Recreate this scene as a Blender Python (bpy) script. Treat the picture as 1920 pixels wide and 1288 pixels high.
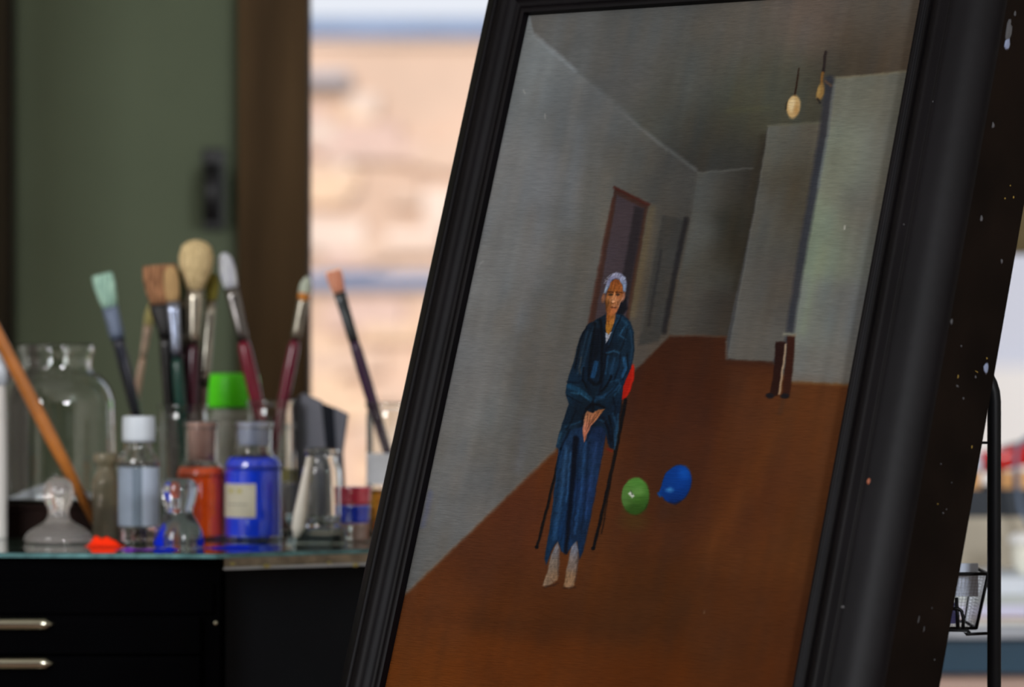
import bpy, bmesh, math, random
import numpy as np
from mathutils import Vector, Matrix
random.seed(7)
C = bpy.context.scene.collection
S = bpy.context.scene
for o in list(bpy.data.objects): bpy.data.objects.remove(o)

# ------------------------------------------------------------------ camera
CAMZ = 1.10
F = 7200.0                                   # focal length in pixels of the 1920 wide frame (135 mm on 36 mm)
cam = bpy.data.cameras.new('camera'); cam.lens = 135.0; cam.sensor_width = 36.0
cam.clip_start = .05; cam.clip_end = 200
cam.dof.use_dof = True; cam.dof.focus_distance = 3.52; cam.dof.aperture_fstop = 4.3
co = bpy.data.objects.new('camera', cam); C.objects.link(co)
co.location = (0, 0, CAMZ); co.rotation_euler = (math.pi/2, 0, 0)
S.camera = co
def P(px, py, Y): return Vector(((px-960)/F*Y, Y, CAMZ-(py-644)/F*Y))
def PX(px, Y): return (px-960)/F*Y

# ------------------------------------------------------------------ world, sun, window light, added fill light, exposure
w = bpy.data.worlds.new('sky'); S.world = w; w.use_nodes = True
nt = w.node_tree; bg = nt.nodes['Background']
tc = nt.nodes.new('ShaderNodeTexCoord'); sp = nt.nodes.new('ShaderNodeSeparateXYZ'); cr = nt.nodes.new('ShaderNodeValToRGB')
nt.links.new(tc.outputs['Generated'], sp.inputs[0]); nt.links.new(sp.outputs['Z'], cr.inputs[0]); nt.links.new(cr.outputs[0], bg.inputs[0])
cr.color_ramp.elements[0].color = (.86, .88, .93, 1); cr.color_ramp.elements[1].color = (.38, .55, .88, 1)
bg.inputs[1].default_value = 1.0
def light(name, kind, loc, target, energy, color, **kw):
    l = bpy.data.lights.new(name, kind); l.energy = energy; l.color = color
    for k, v in kw.items(): setattr(l, k, v)
    o = bpy.data.objects.new(name, l); C.objects.link(o); o.location = loc
    o.rotation_euler = (Vector(target)-Vector(loc)).to_track_quat('-Z', 'Y').to_euler(); return o
light('sun', 'SUN', (-6, -8, 12), (0, 12, 0), 3.1, (1, .93, .84), angle=math.radians(.6))
light('window_daylight_right', 'AREA', (1.75, .1, 2.05), (.2, 4.2, .9), 104, (.93, .95, 1), shape='RECTANGLE', size=.62, size_y=.85)
light('fill_light_left', 'AREA', (-1.9, 1.7, 2.0), (0, 3.9, .9), 44, (.98, .98, 1), shape='RECTANGLE', size=.8, size_y=1.2)  # soft fill added from the left, not an actual window
S.view_settings.view_transform = 'Standard'; S.view_settings.look = 'None'
S.view_settings.gamma = 1; S.view_settings.use_curve_mapping = False
S.view_settings.exposure = 0.0
cy = S.cycles
cy.use_denoising = True; cy.max_bounces = 14; cy.transmission_bounces = 14; cy.transparent_max_bounces = 16
cy.glossy_bounces = 6; cy.diffuse_bounces = 4; cy.sample_clamp_indirect = 40.0; cy.use_adaptive_sampling = False

# ------------------------------------------------------------------ materials
def lin(c):
    c = np.asarray(c, dtype=float)/255.0
    return np.where(c <= .04045, c/12.92, ((c+.055)/1.055)**2.4)
MATS = {}
def M(name, col, rough=.5, metal=0, var=.12, scale=30, bump=0, bscale=80, coat=0, trans=0, ior=1.45, stretch=None, spec=.5, col2=None, crough=.12, cior=1.5):
    """col is the thing's own colour (0-255 sRGB)."""
    if name in MATS: return MATS[name]
    m = bpy.data.materials.new(name); m.use_nodes = True; n = m.node_tree.nodes; L = m.node_tree.links
    b = n['Principled BSDF']; a = lin(col)
    b.inputs['Roughness'].default_value = rough; b.inputs['Metallic'].default_value = metal
    b.inputs['Coat Weight'].default_value = coat; b.inputs['Coat Roughness'].default_value = crough; b.inputs['Coat IOR'].default_value = cior
    b.inputs['Transmission Weight'].default_value = trans; b.inputs['IOR'].default_value = ior
    b.inputs['Specular IOR Level'].default_value = spec
    t = n.new('ShaderNodeTexCoord'); mp = n.new('ShaderNodeMapping'); L.new(t.outputs['Object'], mp.inputs[0])
    if stretch: mp.inputs['Scale'].default_value = stretch
    no = n.new('ShaderNodeTexNoise'); no.inputs['Scale'].default_value = scale; no.inputs['Detail'].default_value = 4
    L.new(mp.outputs[0], no.inputs['Vector'])
    r = n.new('ShaderNodeValToRGB'); L.new(no.outputs[0], r.inputs[0])
    lo = a*(1-var) if col2 is None else lin(col2)
    hi = np.minimum(a*(1+var), 1)
    r.color_ramp.elements[0].position = .35; r.color_ramp.elements[1].position = .65
    r.color_ramp.elements[0].color = (*lo, 1); r.color_ramp.elements[1].color = (*hi, 1)
    L.new(r.outputs[0], b.inputs['Base Color'])
    if bump:
        n2 = n.new('ShaderNodeTexNoise'); n2.inputs['Scale'].default_value = bscale; n2.inputs['Detail'].default_value = 5
        L.new(mp.outputs[0], n2.inputs['Vector'])
        bp = n.new('ShaderNodeBump'); bp.inputs['Strength'].default_value = bump; bp.inputs['Distance'].default_value = .002
        L.new(n2.outputs[0], bp.inputs['Height']); L.new(bp.outputs[0], b.inputs['Normal'])
    MATS[name] = m; return m
def glass(name='clear_glass', col=(247, 250, 248), rough=0.015, ior=1.56):
    return M(name, col, rough=rough, trans=1, ior=ior, var=.01, scale=8)

# ------------------------------------------------------------------ mesh helpers
def obj(name, verts, faces, mat, parent=None, smooth=False, bevel=0, loc=None):
    me = bpy.data.meshes.new(name); me.from_pydata([tuple(v) for v in verts], [], faces); me.update()
    bm = bmesh.new(); bm.from_mesh(me); bmesh.ops.recalc_face_normals(bm, faces=bm.faces)
    if bevel: bmesh.ops.bevel(bm, geom=bm.edges[:], offset=bevel, segments=2, affect='EDGES', profile=.6, clamp_overlap=True)
    bm.to_mesh(me); bm.free()
    if smooth: me.polygons.foreach_set('use_smooth', [True]*len(me.polygons))
    me.materials.append(mat)
    o = bpy.data.objects.new(name, me); C.objects.link(o)
    if parent: o.parent = parent
    if loc: o.location = loc
    return o
def tag(o, label, cat, group=None, kind=None):
    o['label'] = label
    if cat: o['category'] = cat
    if group: o['group'] = group
    if kind: o['kind'] = kind
    return o
def thing(name, label, cat, loc=(0, 0, 0), rotz=0, group=None):
    o = bpy.data.objects.new(name, None); C.objects.link(o); o.location = loc; o.rotation_euler = (0, 0, rotz)
    o.empty_display_size = .02
    return tag(o, label, cat, group)
def struct(o, label=None):
    o['kind'] = 'structure'
    if label: o['label'] = label; o['category'] = 'room'
    return o
def boxv(x0, x1, y0, y1, z0, z1):
    v = [(x, y, z) for x in (x0, x1) for y in (y0, y1) for z in (z0, z1)]
    f = [(0, 1, 3, 2), (4, 6, 7, 5), (0, 4, 5, 1), (2, 3, 7, 6), (0, 2, 6, 4), (1, 5, 7, 3)]
    return v, f
def box(name, x0, x1, y0, y1, z0, z1, mat, parent=None, bevel=0):
    v, f = boxv(x0, x1, y0, y1, z0, z1); return obj(name, v, f, mat, parent, bevel=bevel)
def prism(name, pts, z0, z1, mat, parent=None, bevel=0):
    n = len(pts); v = [(x, y, z0) for x, y in pts]+[(x, y, z1) for x, y in pts]
    f = [tuple(range(n)), tuple(range(n, 2*n))]+[(i, (i+1) % n, n+(i+1) % n, n+i) for i in range(n)]
    return obj(name, v, f, mat, parent, bevel=bevel)
def lathe_data(prof, seg=40, closed=False):
    """prof = list of (r, z); r=0 ends become poles. closed joins the last ring to the first."""
    v = []; rings = []
    for r, z in prof:
        if r < 1e-6: rings.append([len(v)]); v.append((0, 0, z))
        else:
            rings.append(list(range(len(v), len(v)+seg)))
            v += [(r*math.cos(2*math.pi*k/seg), r*math.sin(2*math.pi*k/seg), z) for k in range(seg)]
    f = []
    pairs = list(zip(rings, rings[1:]))+([(rings[-1], rings[0])] if closed else [])
    for a, b in pairs:
        for k in range(seg):
            k2 = (k+1) % seg
            if len(a) == 1 and len(b) == 1: continue
            if len(a) == 1: f.append((a[0], b[k], b[k2]))
            elif len(b) == 1: f.append((a[k], b[0], a[k2]))
            else: f.append((a[k], b[k], b[k2], a[k2]))
    return v, f
def smooth_prof(pts, n=4):
    """Catmull-Rom through the points (sharp where a point is repeated)."""
    out = []
    for i in range(len(pts)-1):
        p0 = pts[max(i-1, 0)]; p1 = pts[i]; p2 = pts[i+1]; p3 = pts[min(i+2, len(pts)-1)]
        if p1 == p2: continue
        for k in range(n):
            t = k/n
            q = [.5*((2*p1[j])+(-p0[j]+p2[j])*t+(2*p0[j]-5*p1[j]+4*p2[j]-p3[j])*t*t+(-p0[j]+3*p1[j]-3*p2[j]+p3[j])*t**3) for j in (0, 1)]
            out.append((max(q[0], 0), q[1]))
    out.append(pts[-1]); return out
def lathe(name, prof, mat, parent=None, seg=40, closed=False, smooth=True, loc=None):
    v, f = lathe_data(prof, seg, closed); o = obj(name, v, f, mat, parent, smooth=smooth, loc=loc)
    return o
def vessel(name, outer, wall, mat, parent, seg=44, base=None):
    """glass vessel: outer profile from the base centre up to the rim, inner wall offset inside."""
    base = base or wall*1.6
    inner = []
    for i, (r, z) in enumerate(outer):
        a_, b_ = outer[max(i-1, 0)], outer[min(i+1, len(outer)-1)]
        tx, tz = b_[0]-a_[0], b_[1]-a_[1]; ln = math.hypot(tx, tz) or 1
        q = (r-wall*tz/ln, z+wall*tx/ln)
        if q[0] > wall*.5 and q[1] > outer[0][1]+base: inner.append(q)
    inner = [(inner[0][0], outer[0][1]+base)]+inner
    prof = list(outer)+[(outer[-1][0]-wall*.5, outer[-1][1]+wall*.4)]+inner[::-1]+[(0, outer[0][1]+base)]
    return lathe(name, prof, mat, parent, seg)
def tube(name, pts, r, mat, parent=None, seg=10, radii=None, cap=True, flat=None, fdir=None):
    """swept tube through pts; radii per point; flat = squash factor along the fdir axis."""
    pts = [Vector(p) for p in pts]; v = []; f = []
    n = len(pts); prev = None
    for i, p in enumerate(pts):
        t = (pts[min(i+1, n-1)]-pts[max(i-1, 0)]).normalized()
        if fdir is not None: a = (Vector(fdir)-t*Vector(fdir).dot(t)).normalized()
        elif prev is None:
            a = t.orthogonal().normalized()
        else: a = (prev-t*prev.dot(t)).normalized()
        prev = a; b = t.cross(a)
        rr = radii[i] if radii else r; fl = flat[i] if isinstance(flat, (list, tuple)) else (flat or 1)
        for k in range(seg):
            an = 2*math.pi*k/seg
            v.append(p+a*(rr*fl*math.cos(an))+b*(rr*math.sin(an)))
    for i in range(n-1):
        for k in range(seg):
            k2 = (k+1) % seg; f.append((i*seg+k, i*seg+k2, (i+1)*seg+k2, (i+1)*seg+k))
    if cap: f += [tuple(range(seg)), tuple(range((n-1)*seg, n*seg))]
    return obj(name, v, f, mat, parent, smooth=True)

# ------------------------------------------------------------------ the room
plaster = M('plaster_sage_grey', (120, 122, 108), .9, bump=.2, var=.05, scale=3)
white_pl = M('white_plaster', (206, 202, 192), .9, bump=.1, var=.03, scale=3)
dark_wood = M('dark_brown_wood', (74, 58, 44), .6, var=.25, scale=6, stretch=(3, 3, .3), bump=.2)
floor_m = M('worn_floor_paint', (140, 112, 98), .7, var=.2, scale=4)
YB = 6.0                                                       # back wall
XL, XR, YF, ZC = -2.3, 2.4, -1.4, 2.9
struct(box('floor', XL-.1, XR+.1, YF-.1, YB+.12, -.1, 0, floor_m))
struct(box('ceiling', XL-.1, XR+.1, YF-.1, YB+.12, ZC, ZC+.1, white_pl))
struct(box('wall_left', XL-.1, XL, YF, YB+.12, 0, ZC, white_pl))
struct(box('wall_right', XR, XR+.1, YF, YB+.12, 0, ZC, white_pl))
struct(box('wall_front', XL, XR, YF-.1, YF, 0, ZC, M('dark_painted_wall', (70, 68, 64), .9)))
WX0, WX1 = PX(556, YB), 1.9                                     # window opening, from behind the post
WZ0, WZ1 = .70, 2.1
wb = []
struct(box('wall_back', WX0-.06, XR, YB, YB+.12, 0, WZ0, plaster))
struct(box('wall_back', WX0-.06, XR, YB, YB+.12, WZ1, ZC, plaster))
struct(box('wall_back', WX1, XR, YB, YB+.12, WZ0, WZ1, plaster))
DX0, DX1 = PX(24, YB), PX(444, YB)
struct(box('wall_back', XL, DX0-.07, YB, YB+.12, 0, ZC, plaster))
struct(box('wall_back', DX0-.07, WX0-.06, YB, YB+.12, 2.15, ZC, plaster))
# window frame
wf = struct(box('window_1', WX0-.06, WX0, YB-.02, YB+.12, WZ0-.04, WZ1+.04, dark_wood))
for a in ((WX0, WX1, WZ0-.04, WZ0+.01), (WX0, WX1, WZ1, WZ1+.04)):
    box('window_frame', a[0], a[1], YB-.02, YB+.1, a[2], a[3], dark_wood, wf)
box('window_sill', WX0, WX1, YB-.1, YB-.02, WZ0-.05, WZ0-.015, dark_wood, wf)
# sage green door
green = M('sage_green_paint', (93, 102, 82), .7, spec=.1, var=.06, scale=2.5, bump=.05)
jamb = M('dark_jamb_wood', (40, 34, 23), .7, spec=.1, var=.2, scale=5, stretch=(3, 3, .3))
dr = struct(box('door_1', DX0, DX1, YB+.01, YB+.055, 0.005, 2.08, green, bevel=.003))
struct(box('trim_1', DX0-.09, DX0-.004, YB-.03, YB+.1, 0, 2.15, jamb), 'dark brown wooden jamb left of the sage green door')
struct(box('trim_2', DX1+.004, WX0-.062, YB-.03, YB+.1, 0, 2.15, jamb), 'dark brown wooden jamb right of the sage green door')
struct(box('trim_3', DX0-.004, DX1+.004, YB-.03, YB+.1, 2.085, 2.15, jamb), 'dark brown wooden lintel over the sage green door')
blackp = M('black_plastic', (20, 20, 22), .4, var=.1)
hx, hz0, hz1 = PX(400, YB), P(0, 432, YB).z, P(0, 278, YB).z
hp = box('handle_plate', hx-.017, hx+.017, YB-.004, YB+.01, hz0, hz1, blackp, dr, bevel=.004)
tube('handle_lever', [(hx, YB-.004, .5*(hz0+hz1)+.03), (hx, YB-.05, .5*(hz0+hz1)+.03), (hx, YB-.055, .5*(hz0+hz1)), (hx, YB-.055, hz0+.012)], .012, blackp, dr)
# brown post in front of the back wall
YP = 4.95
post_m = M('brown_post_wood', (62, 47, 29), .7, spec=.1, var=.3, scale=5, stretch=(5, 5, .35), bump=.15)
po = struct(box('wooden_post', PX(445, YP), PX(577, YP), YP, YP+.09, 0, ZC, post_m, bevel=.004), 'brown wooden post between the sage green door and the bright window')
po['category'] = 'post'

# ------------------------------------------------------------------ outdoors: sunlit houses across the yard
sand = M('sunlit_sandstone', (214, 184, 162), .9, var=.1, scale=1.1, bump=.3, bscale=6)
sand2 = M('sunlit_sandstone_pale', (222, 200, 184), .9, var=.08, scale=1.3)
slate = M('blue_grey_slate', (120, 140, 172), .7, var=.12, scale=2)
whiter = M('white_render', (172, 176, 188), .9, var=.04, scale=1)
YH = 17.0
def hx_(px): return PX(px, YH)
def hz_(py): return P(0, py, YH).z
h = thing('sandstone_house', 'blurred peach sandstone house seen through the window beside the brown post', 'building', (0, 0, 0))
box('wall', hx_(120), hx_(1610), YH, YH+4, -.5, P(0, 68, YH).z, sand, h)
box('eave', hx_(110), hx_(1620), YH-.05, YH+4, P(0, 68, YH-.05).z, P(0, 34, YH-.05).z, slate, h)
box('ledge', hx_(120), hx_(1610), YH-.06, YH-.001, hz_(538), hz_(514), slate, h)
box('cornice', hx_(120), hx_(1610), YH-.03, YH-.001, hz_(82), hz_(69), sand2, h)
box('lintel', hx_(560), hx_(655), YH-.10, YH-.01, hz_(160), hz_(136), M('grey_lintel', (168, 164, 168), .9), h)
# pale stone blocks that stand slightly proud of the wall
for i in range(58):
    cx = random.uniform(560, 900); cyy = random.uniform(175, 900)
    if 480 < cyy < 560: continue
    wd = random.uniform(30, 75); hh = random.uniform(16, 34)
    mm = [sand2, sand, M('sandstone_rose', (208, 178, 164), .9), M('sandstone_gold', (224, 192, 162), .9)][i % 4]
    box('stone_block', hx_(cx-wd), hx_(cx+wd), YH-.04-.002*i/58, YH-.001, hz_(cyy+hh), hz_(cyy-hh), mm, h, bevel=.01)
h2 = thing('white_house', 'blurred white rendered house seen past the right edge of the frame', 'building')
box('wall', hx_(1640), hx_(2900), YH+1, YH+4, -.5, hz_(-500), whiter, h2)
box('plinth', hx_(1640), hx_(2900), YH+.9, YH+.99, -.5, hz_(690), M('pale_plinth_render', (196, 194, 192), .9, var=.04, scale=1), h2)
struct(box('yard_ground', -12, 14, YB+.13, 40, -.6, -.5, M('yard_paving', (190, 176, 160), .9, var=.1, scale=1)), 'pale paved yard outside the window')

# olive blind at the right of the window
bl = thing('roller_blind', 'olive brown roller blind hanging at upper right behind the picture frame', 'blind', (0, 0, 0))
olive = M('olive_blind_cloth', (112, 98, 66), .9, var=.08, scale=40)
bx0, bx1 = PX(1700, 5.9), WX1-.02
box('cloth', bx0, bx1, 5.90, 5.904, P(0, 468, 5.9).z, 2.1, olive, bl)
tube('bottom_rail', [(bx0, 5.902, P(0, 468, 5.9).z), (bx1, 5.902, P(0, 468, 5.9).z)], .008, olive, bl)
tube('roller', [(bx0, 5.92, 2.12), (bx1, 5.92, 2.12)], .022, olive, bl)

# ------------------------------------------------------------------ the painting: numbers of its plane
AZ, TH = math.radians(37.6), math.atan(.344)
rv = Vector((math.cos(AZ), -math.sin(AZ), 0)); nh = Vector((-math.sin(AZ), -math.cos(AZ), 0))
uv = Vector((0, 0, 1))*math.cos(TH)-nh*math.sin(TH)
nv = rv.cross(uv).normalized()
if nv.y > 0: nv = -nv
ANC = P(1130, 700, 3.5)
def px2st(px, py):
    d = P(px, py, 1.0)-Vector((0, 0, CAMZ)); o = Vector((0, 0, CAMZ))
    t = (ANC-o).dot(nv)/d.dot(nv); q = o+d*t-ANC
    return q.dot(rv), q.dot(uv)
s0 = .5*(px2st(990, 34)[0]+px2st(722, 1288)[0])
s1 = .5*(px2st(1734, 0)[0]+px2st(1496, 1288)[0])
t1 = px2st(1180, 17)[1]
t0 = px2st(1080, 1520)[1]
PW, PH = s1-s0, t1-t0
ORG = ANC+rv*s0+uv*t0                                   # lower left corner of the canvas
MAT = Matrix(((rv.x, uv.x, nv.x, ORG.x), (rv.y, uv.y, nv.y, ORG.y), (rv.z, uv.z, nv.z, ORG.z), (0, 0, 0, 1)))

# ---- what is painted on the canvas: shapes laid down in the artist's order -------------------------------
def seg_dist(X, Y, ax, ay, bx, by):
    dx, dy = bx-ax, by-ay; L2 = dx*dx+dy*dy+1e-9
    t = np.clip(((X-ax)*dx+(Y-ay)*dy)/L2, 0, 1)
    return np.hypot(X-ax-t*dx, Y-ay-t*dy)
class Painter:
    def __init__(s, X, Y):
        s.X, s.Y = X, Y; s.c = np.full((len(X), 3), 60.0); s.layers = {}; s.cur = None
    def _put(s, idx, a, col):
        if not len(idx): return
        if callable(col): cc = col(s.X[idx], s.Y[idx])
        else: cc = np.asarray(col, float)[None, :]
        s.c[idx] = s.c[idx]*(1-a[:, None])+cc*a[:, None]
        if s.cur:
            L = s.layers.setdefault(s.cur, np.zeros(len(s.X))); L[idx] = np.maximum(L[idx], a)
    def _box(s, pts, pad):
        p = np.asarray(pts, float)
        return np.nonzero((s.X > p[:, 0].min()-pad) & (s.X < p[:, 0].max()+pad) & (s.Y > p[:, 1].min()-pad) & (s.Y < p[:, 1].max()+pad))[0]
    def poly(s, pts, col, f=1.2, a=1.0):
        i = s._box(pts, f*2+1); X, Y = s.X[i], s.Y[i]
        ins = np.zeros(len(i), bool); d = np.full(len(i), 1e9)
        for (ax, ay), (bx, by) in zip(pts, pts[1:]+pts[:1]):
            c = ((ay > Y) != (by > Y)) & (X < (bx-ax)*(Y-ay)/((by-ay)+1e-12)+ax); ins ^= c
            d = np.minimum(d, seg_dist(X, Y, ax, ay, bx, by))
        sd = np.where(ins, d, -d); al = np.clip(.5+sd/(2*f), 0, 1)*a
        s._put(i, al, col)
    def line(s, pts, w, col, f=1.0, a=1.0, w1=None):
        w1 = w if w1 is None else w1
        i = s._box(pts, max(w, w1)+f*2); X, Y = s.X[i], s.Y[i]; best = np.full(len(i), -1e9)
        n = len(pts)-1
        for k in range(n):
            (ax, ay), (bx, by) = pts[k], pts[k+1]
            dx, dy = bx-ax, by-ay; t = np.clip(((X-ax)*dx+(Y-ay)*dy)/(dx*dx+dy*dy+1e-9), 0, 1)
            wd = (w+(w1-w)*((k+t)/n))/2
            best = np.maximum(best, wd-np.hypot(X-ax-t*dx, Y-ay-t*dy))
        s._put(i, np.clip(.5+best/(2*f), 0, 1)*a, col)
    def ell(s, cx, cy, rx, ry, col, f=1.2, a=1.0, rot=0):
        R = max(rx, ry)+f*2; i = s._box([(cx-R, cy-R), (cx+R, cy+R)], 0)
        X, Y = s.X[i]-cx, s.Y[i]-cy; c, sn = math.cos(rot), math.sin(rot)
        u, v = (X*c+Y*sn)/rx, (-X*sn+Y*c)/ry; q = np.sqrt(u*u+v*v)+1e-6
        s._put(i, np.clip(.5+(1-q)*min(rx, ry)/(2*f), 0, 1)*a, col)
def field(samples, sig=70):
    P_ = np.array([(a, b) for a, b, _ in samples], float); Cc = np.array([c for _, _, c in samples], float)
    def g(X, Y):
        d2 = (X[:, None]-P_[None, :, 0])**2+(Y[:, None]-P_[None, :, 1])**2
        wt = np.exp(-d2/(2*sig*sig))+1e-4/(d2/1e4+1)
        return (wt@Cc)/wt.sum(1)[:, None]
    return g
def paint(X, Y):
    p = Painter(X, Y)
    ceil = field([(1050,45,(88,88,86)),(1200,60,(79,80,78)),(1400,60,(82,79,73)),(1520,40,(90,80,72)),(1650,40,(78,73,66)),(1690,110,(72,61,49)),(1610,120,(62,55,45)),(1060,110,(84,86,85)),(1150,150,(80,81,80)),(1300,150,(74,75,71)),(1450,150,(70,71,62)),(1250,230,(67,68,63)),(1350,260,(55,54,47)),(1400,210,(66,67,54)),(1380,300,(42,41,38)),(1310,296,(46,46,44)),(1500,210,(62,63,53)),(1545,190,(58,56,46))], 45)
    p.poly([(900,-300),(2000,-300),(2000,400),(900,400)], ceil, 1)
    lw = field([(1000,60,(110,116,118)),(985,150,(108,113,114)),(940,300,(108,110,110)),(900,480,(106,108,108)),(860,700,(101,102,102)),(820,900,(98,98,96)),(795,1060,(88,88,86)),(1060,190,(94,96,96)),(1100,260,(86,88,88)),(1050,350,(101,103,105)),(1020,500,(103,105,106)),(1000,640,(94,93,90)),(1050,560,(78,76,71)),(1075,480,(84,81,75)),(1030,700,(78,76,72)),(950,800,(96,97,95)),(990,860,(82,80,76)),(1130,300,(84,84,80)),(1110,400,(90,89,84)),(1200,330,(72,72,68)),(1270,345,(60,60,58)),(1225,450,(80,73,62)),(1215,560,(68,62,53)),(1290,400,(52,52,50)),(1210,650,(72,66,60)),(880,940,(92,92,91))], 48)
    p.poly([(560,1400),(985,-20),(1002,68),(1130,176),(1224,258),(1311,322),(1300,380),(1262,628),(1190,696),(1040,845),(760,1115),(600,1280)], lw, 1.6)
    p.line([(1002,66),(1040,98),(1078,132)], 6, (128,134,138), 4, .75)
    p.line([(1078,132),(1140,182),(1224,258),(1304,318)], 5, (94,98,98), 4, .55)
    p.line([(1160,208),(1250,282)], 3, (100,102,100), 3, .4)
    # tall soft vertical strokes on the near wall
    for x, y0, y1, dx, c, a, ww in ((1085,240,420,-18,(108,112,116),.4,26),(1030,300,600,-50,(112,115,119),.35,34),(1110,330,640,-48,(74,72,66),.45,20),(1140,330,420,-10,(98,94,84),.4,18),(960,420,800,-70,(110,112,112),.25,40),(1005,560,840,-40,(76,74,70),.4,30),(900,700,900,-50,(110,110,110),.25,30),(1070,420,640,-45,(86,84,78),.35,16),(985,790,880,-15,(88,92,100),.5,8)):
        p.line([(x,y0),(x+dx,y1)], ww, c, 12, a)
    # far wall and the recess beside it
    bw = field([(1320,350,(70,72,70)),(1360,340,(60,60,56)),(1300,450,(74,76,73)),(1340,500,(64,63,57)),(1385,400,(42,40,33)),(1372,480,(38,35,27)),(1395,340,(40,38,34)),(1280,580,(71,69,64)),(1330,600,(60,56,50)),(1358,590,(46,41,35))], 28)
    p.poly([(1308,324),(1360,320),(1416,314),(1442,233),(1400,460),(1363,632),(1254,629),(1285,470)], bw, 1.6)
    p.line([(1308,324),(1412,315)], 3, (86,87,83), 2, .6); p.line([(1306,330),(1285,460),(1262,600)], 5, (66,66,62), 4, .6)
    # box-like wall, dark strip, bright right wall
    bx = field([(1460,260,(84,86,80)),(1520,260,(80,76,66)),(1430,400,(78,79,75)),(1480,400,(70,67,59)),(1512,370,(60,52,38)),(1500,330,(70,66,56)),(1400,560,(82,82,78)),(1450,560,(70,66,60)),(1380,650,(84,83,79)),(1430,660,(80,77,71))], 36)
    p.poly([(1441,237),(1545,231),(1502,480),(1478,640),(1447,678),(1364,673),(1385,560),(1418,380)], bx, 1.8)
    p.line([(1441,236),(1546,229)], 3.5, (98,97,84), 2.5, .7)
    p.line([(1441,240),(1418,380),(1385,560),(1365,668)], 3, (94,95,92), 2, .5)
    p.line([(1430,256),(1404,400),(1378,540)], 12, (42,39,32), 5, .7)
    rw = field([(1600,170,(98,99,88)),(1690,170,(90,89,80)),(1580,300,(106,111,98)),(1660,300,(92,92,85)),(1545,450,(108,118,100)),(1620,450,(95,97,92)),(1520,600,(104,110,103)),(1585,600,(91,92,91)),(1505,700,(100,100,96)),(1580,700,(95,93,88)),(1640,400,(92,90,82))], 36)
    p.poly([(1563,146),(1640,140),(1740,128),(1700,300),(1600,720),(1482,716),(1478,640),(1500,480),(1535,300),(1552,200)], rw, 2)
    p.line([(1560,147),(1640,140),(1725,131)], 4, (112,106,86), 2.5, .7)
    p.line([(1556,150),(1545,240),(1528,340),(1503,480),(1484,600),(1478,645)], 17, (44,45,50), 4, .95, 14)
    p.line([(1564,160),(1552,250),(1535,350)], 4, (104,110,112), 3, .5)
    p.line([(1536,460),(1505,620)], 16, (112,124,104), 7, .4)
    # floor
    fl = field([(1300,650,(49,25,14)),(1400,700,(60,31,16)),(1280,750,(57,28,15)),(1540,780,(79,44,20)),(1450,800,(71,38,19)),(1560,1000,(69,38,16)),(1400,900,(68,34,15)),(1250,850,(59,31,17)),(1200,960,(64,34,17)),(1100,1000,(77,41,16)),(980,950,(76,38,20)),(900,1020,(72,38,19)),(800,1150,(82,44,20)),(780,1250,(90,46,12)),(950,1250,(82,40,10)),(1000,1150,(67,35,14)),(1200,1130,(62,33,12)),(1400,1150,(70,37,15)),(1500,1250,(69,34,11)),(1200,1290,(75,36,8)),(1070,860,(77,41,18)),(1000,1230,(88,43,10))], 55)
    p.poly([(560,1320),(760,1115),(1040,845),(1190,696),(1256,630),(1362,631),(1364,674),(1447,679),(1481,716),(1596,722),(1640,716),(1500,1700),(500,1700)], fl, 3.0)
    p.line([(760,1114),(900,980),(1040,845)], 4, (112,92,74), 4, .5)
    p.line([(1256,629),(1362,631)], 3, (84,62,46), 2, .5)
    p.line([(1362,640),(1362,672)], 4, (94,92,88), 2, .5)
    p.line([(1366,680),(1446,683)], 8, (50,26,16), 4, .6)
    p.line([(1482,717),(1596,722)], 4, (124,92,52), 3, .6)
    p.poly([(1370,690),(1440,700),(1600,730),(1520,1100),(1300,1080)], (88,50,22), 18, .28)
    p.line([(1500,740),(1330,1030)], 30, (94,54,22), 16, .3)
    p.line([(760,1140),(1010,1190)], 26, (66,35,16), 16, .3)
    p.line([(900,1165),(1200,1180)], 40, (58,32,14), 20, .35)
    # door
    p.poly([(1153,351),(1216,384),(1180,600),(1165,640),(1101,625)], (52,32,27), 1.6, .9)
    p.poly([(1157,365),(1207,391),(1172,600),(1108,640)], (58,50,55), 2)
    p.poly([(1190,386),(1208,392),(1178,560),(1160,560)], (34,30,33), 3, .9)
    p.line([(1150,372),(1128,480),(1104,610)], 5, (64,38,30), 2.5, .8)
    p.line([(1152,352),(1216,384)], 6, (60,26,20), 2, .8)
    p.line([(1222,392),(1186,590)], 14, (92,80,58), 5, .6)
    # second doorway beyond
    p.poly([(1240,402),(1288,412),(1252,600),(1235,640),(1196,648)], (50,50,48), 3, .85)
    p.line([(1240,404),(1222,500),(1203,620)], 5, (70,68,62), 2.5, .6); p.line([(1287,412),(1268,500),(1245,622)], 10, (27,26,28), 3, .8)
    p.line([(1240,470),(1216,610)], 5, (32,32,34), 2.5, .6)
    # lamps
    p.cur = 'bulb_a'
    p.line([(1498,128),(1494,160),(1489,182)], 2.4, (38,24,16), 1.2, .95, 4)
    p.ell(1488,200,12.5,22,(166,138,92),1.6,1,.12); p.ell(1485,196,6,13,(196,176,134),2.5,.9,.12); p.ell(1494,206,4,10,(150,110,60),3,.6)
    p.line([(1476,192),(1474,205)], 2.5, (30,24,18), 1.5, .7)
    p.cur = 'bulb_b'
    p.line([(1548,98),(1546,116),(1544,134)], 5, (38,30,28), 1.4, .95)
    p.line([(1543,136),(1541,150),(1541,158)], 5, (122,84,40), 1.6, .9)
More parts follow.
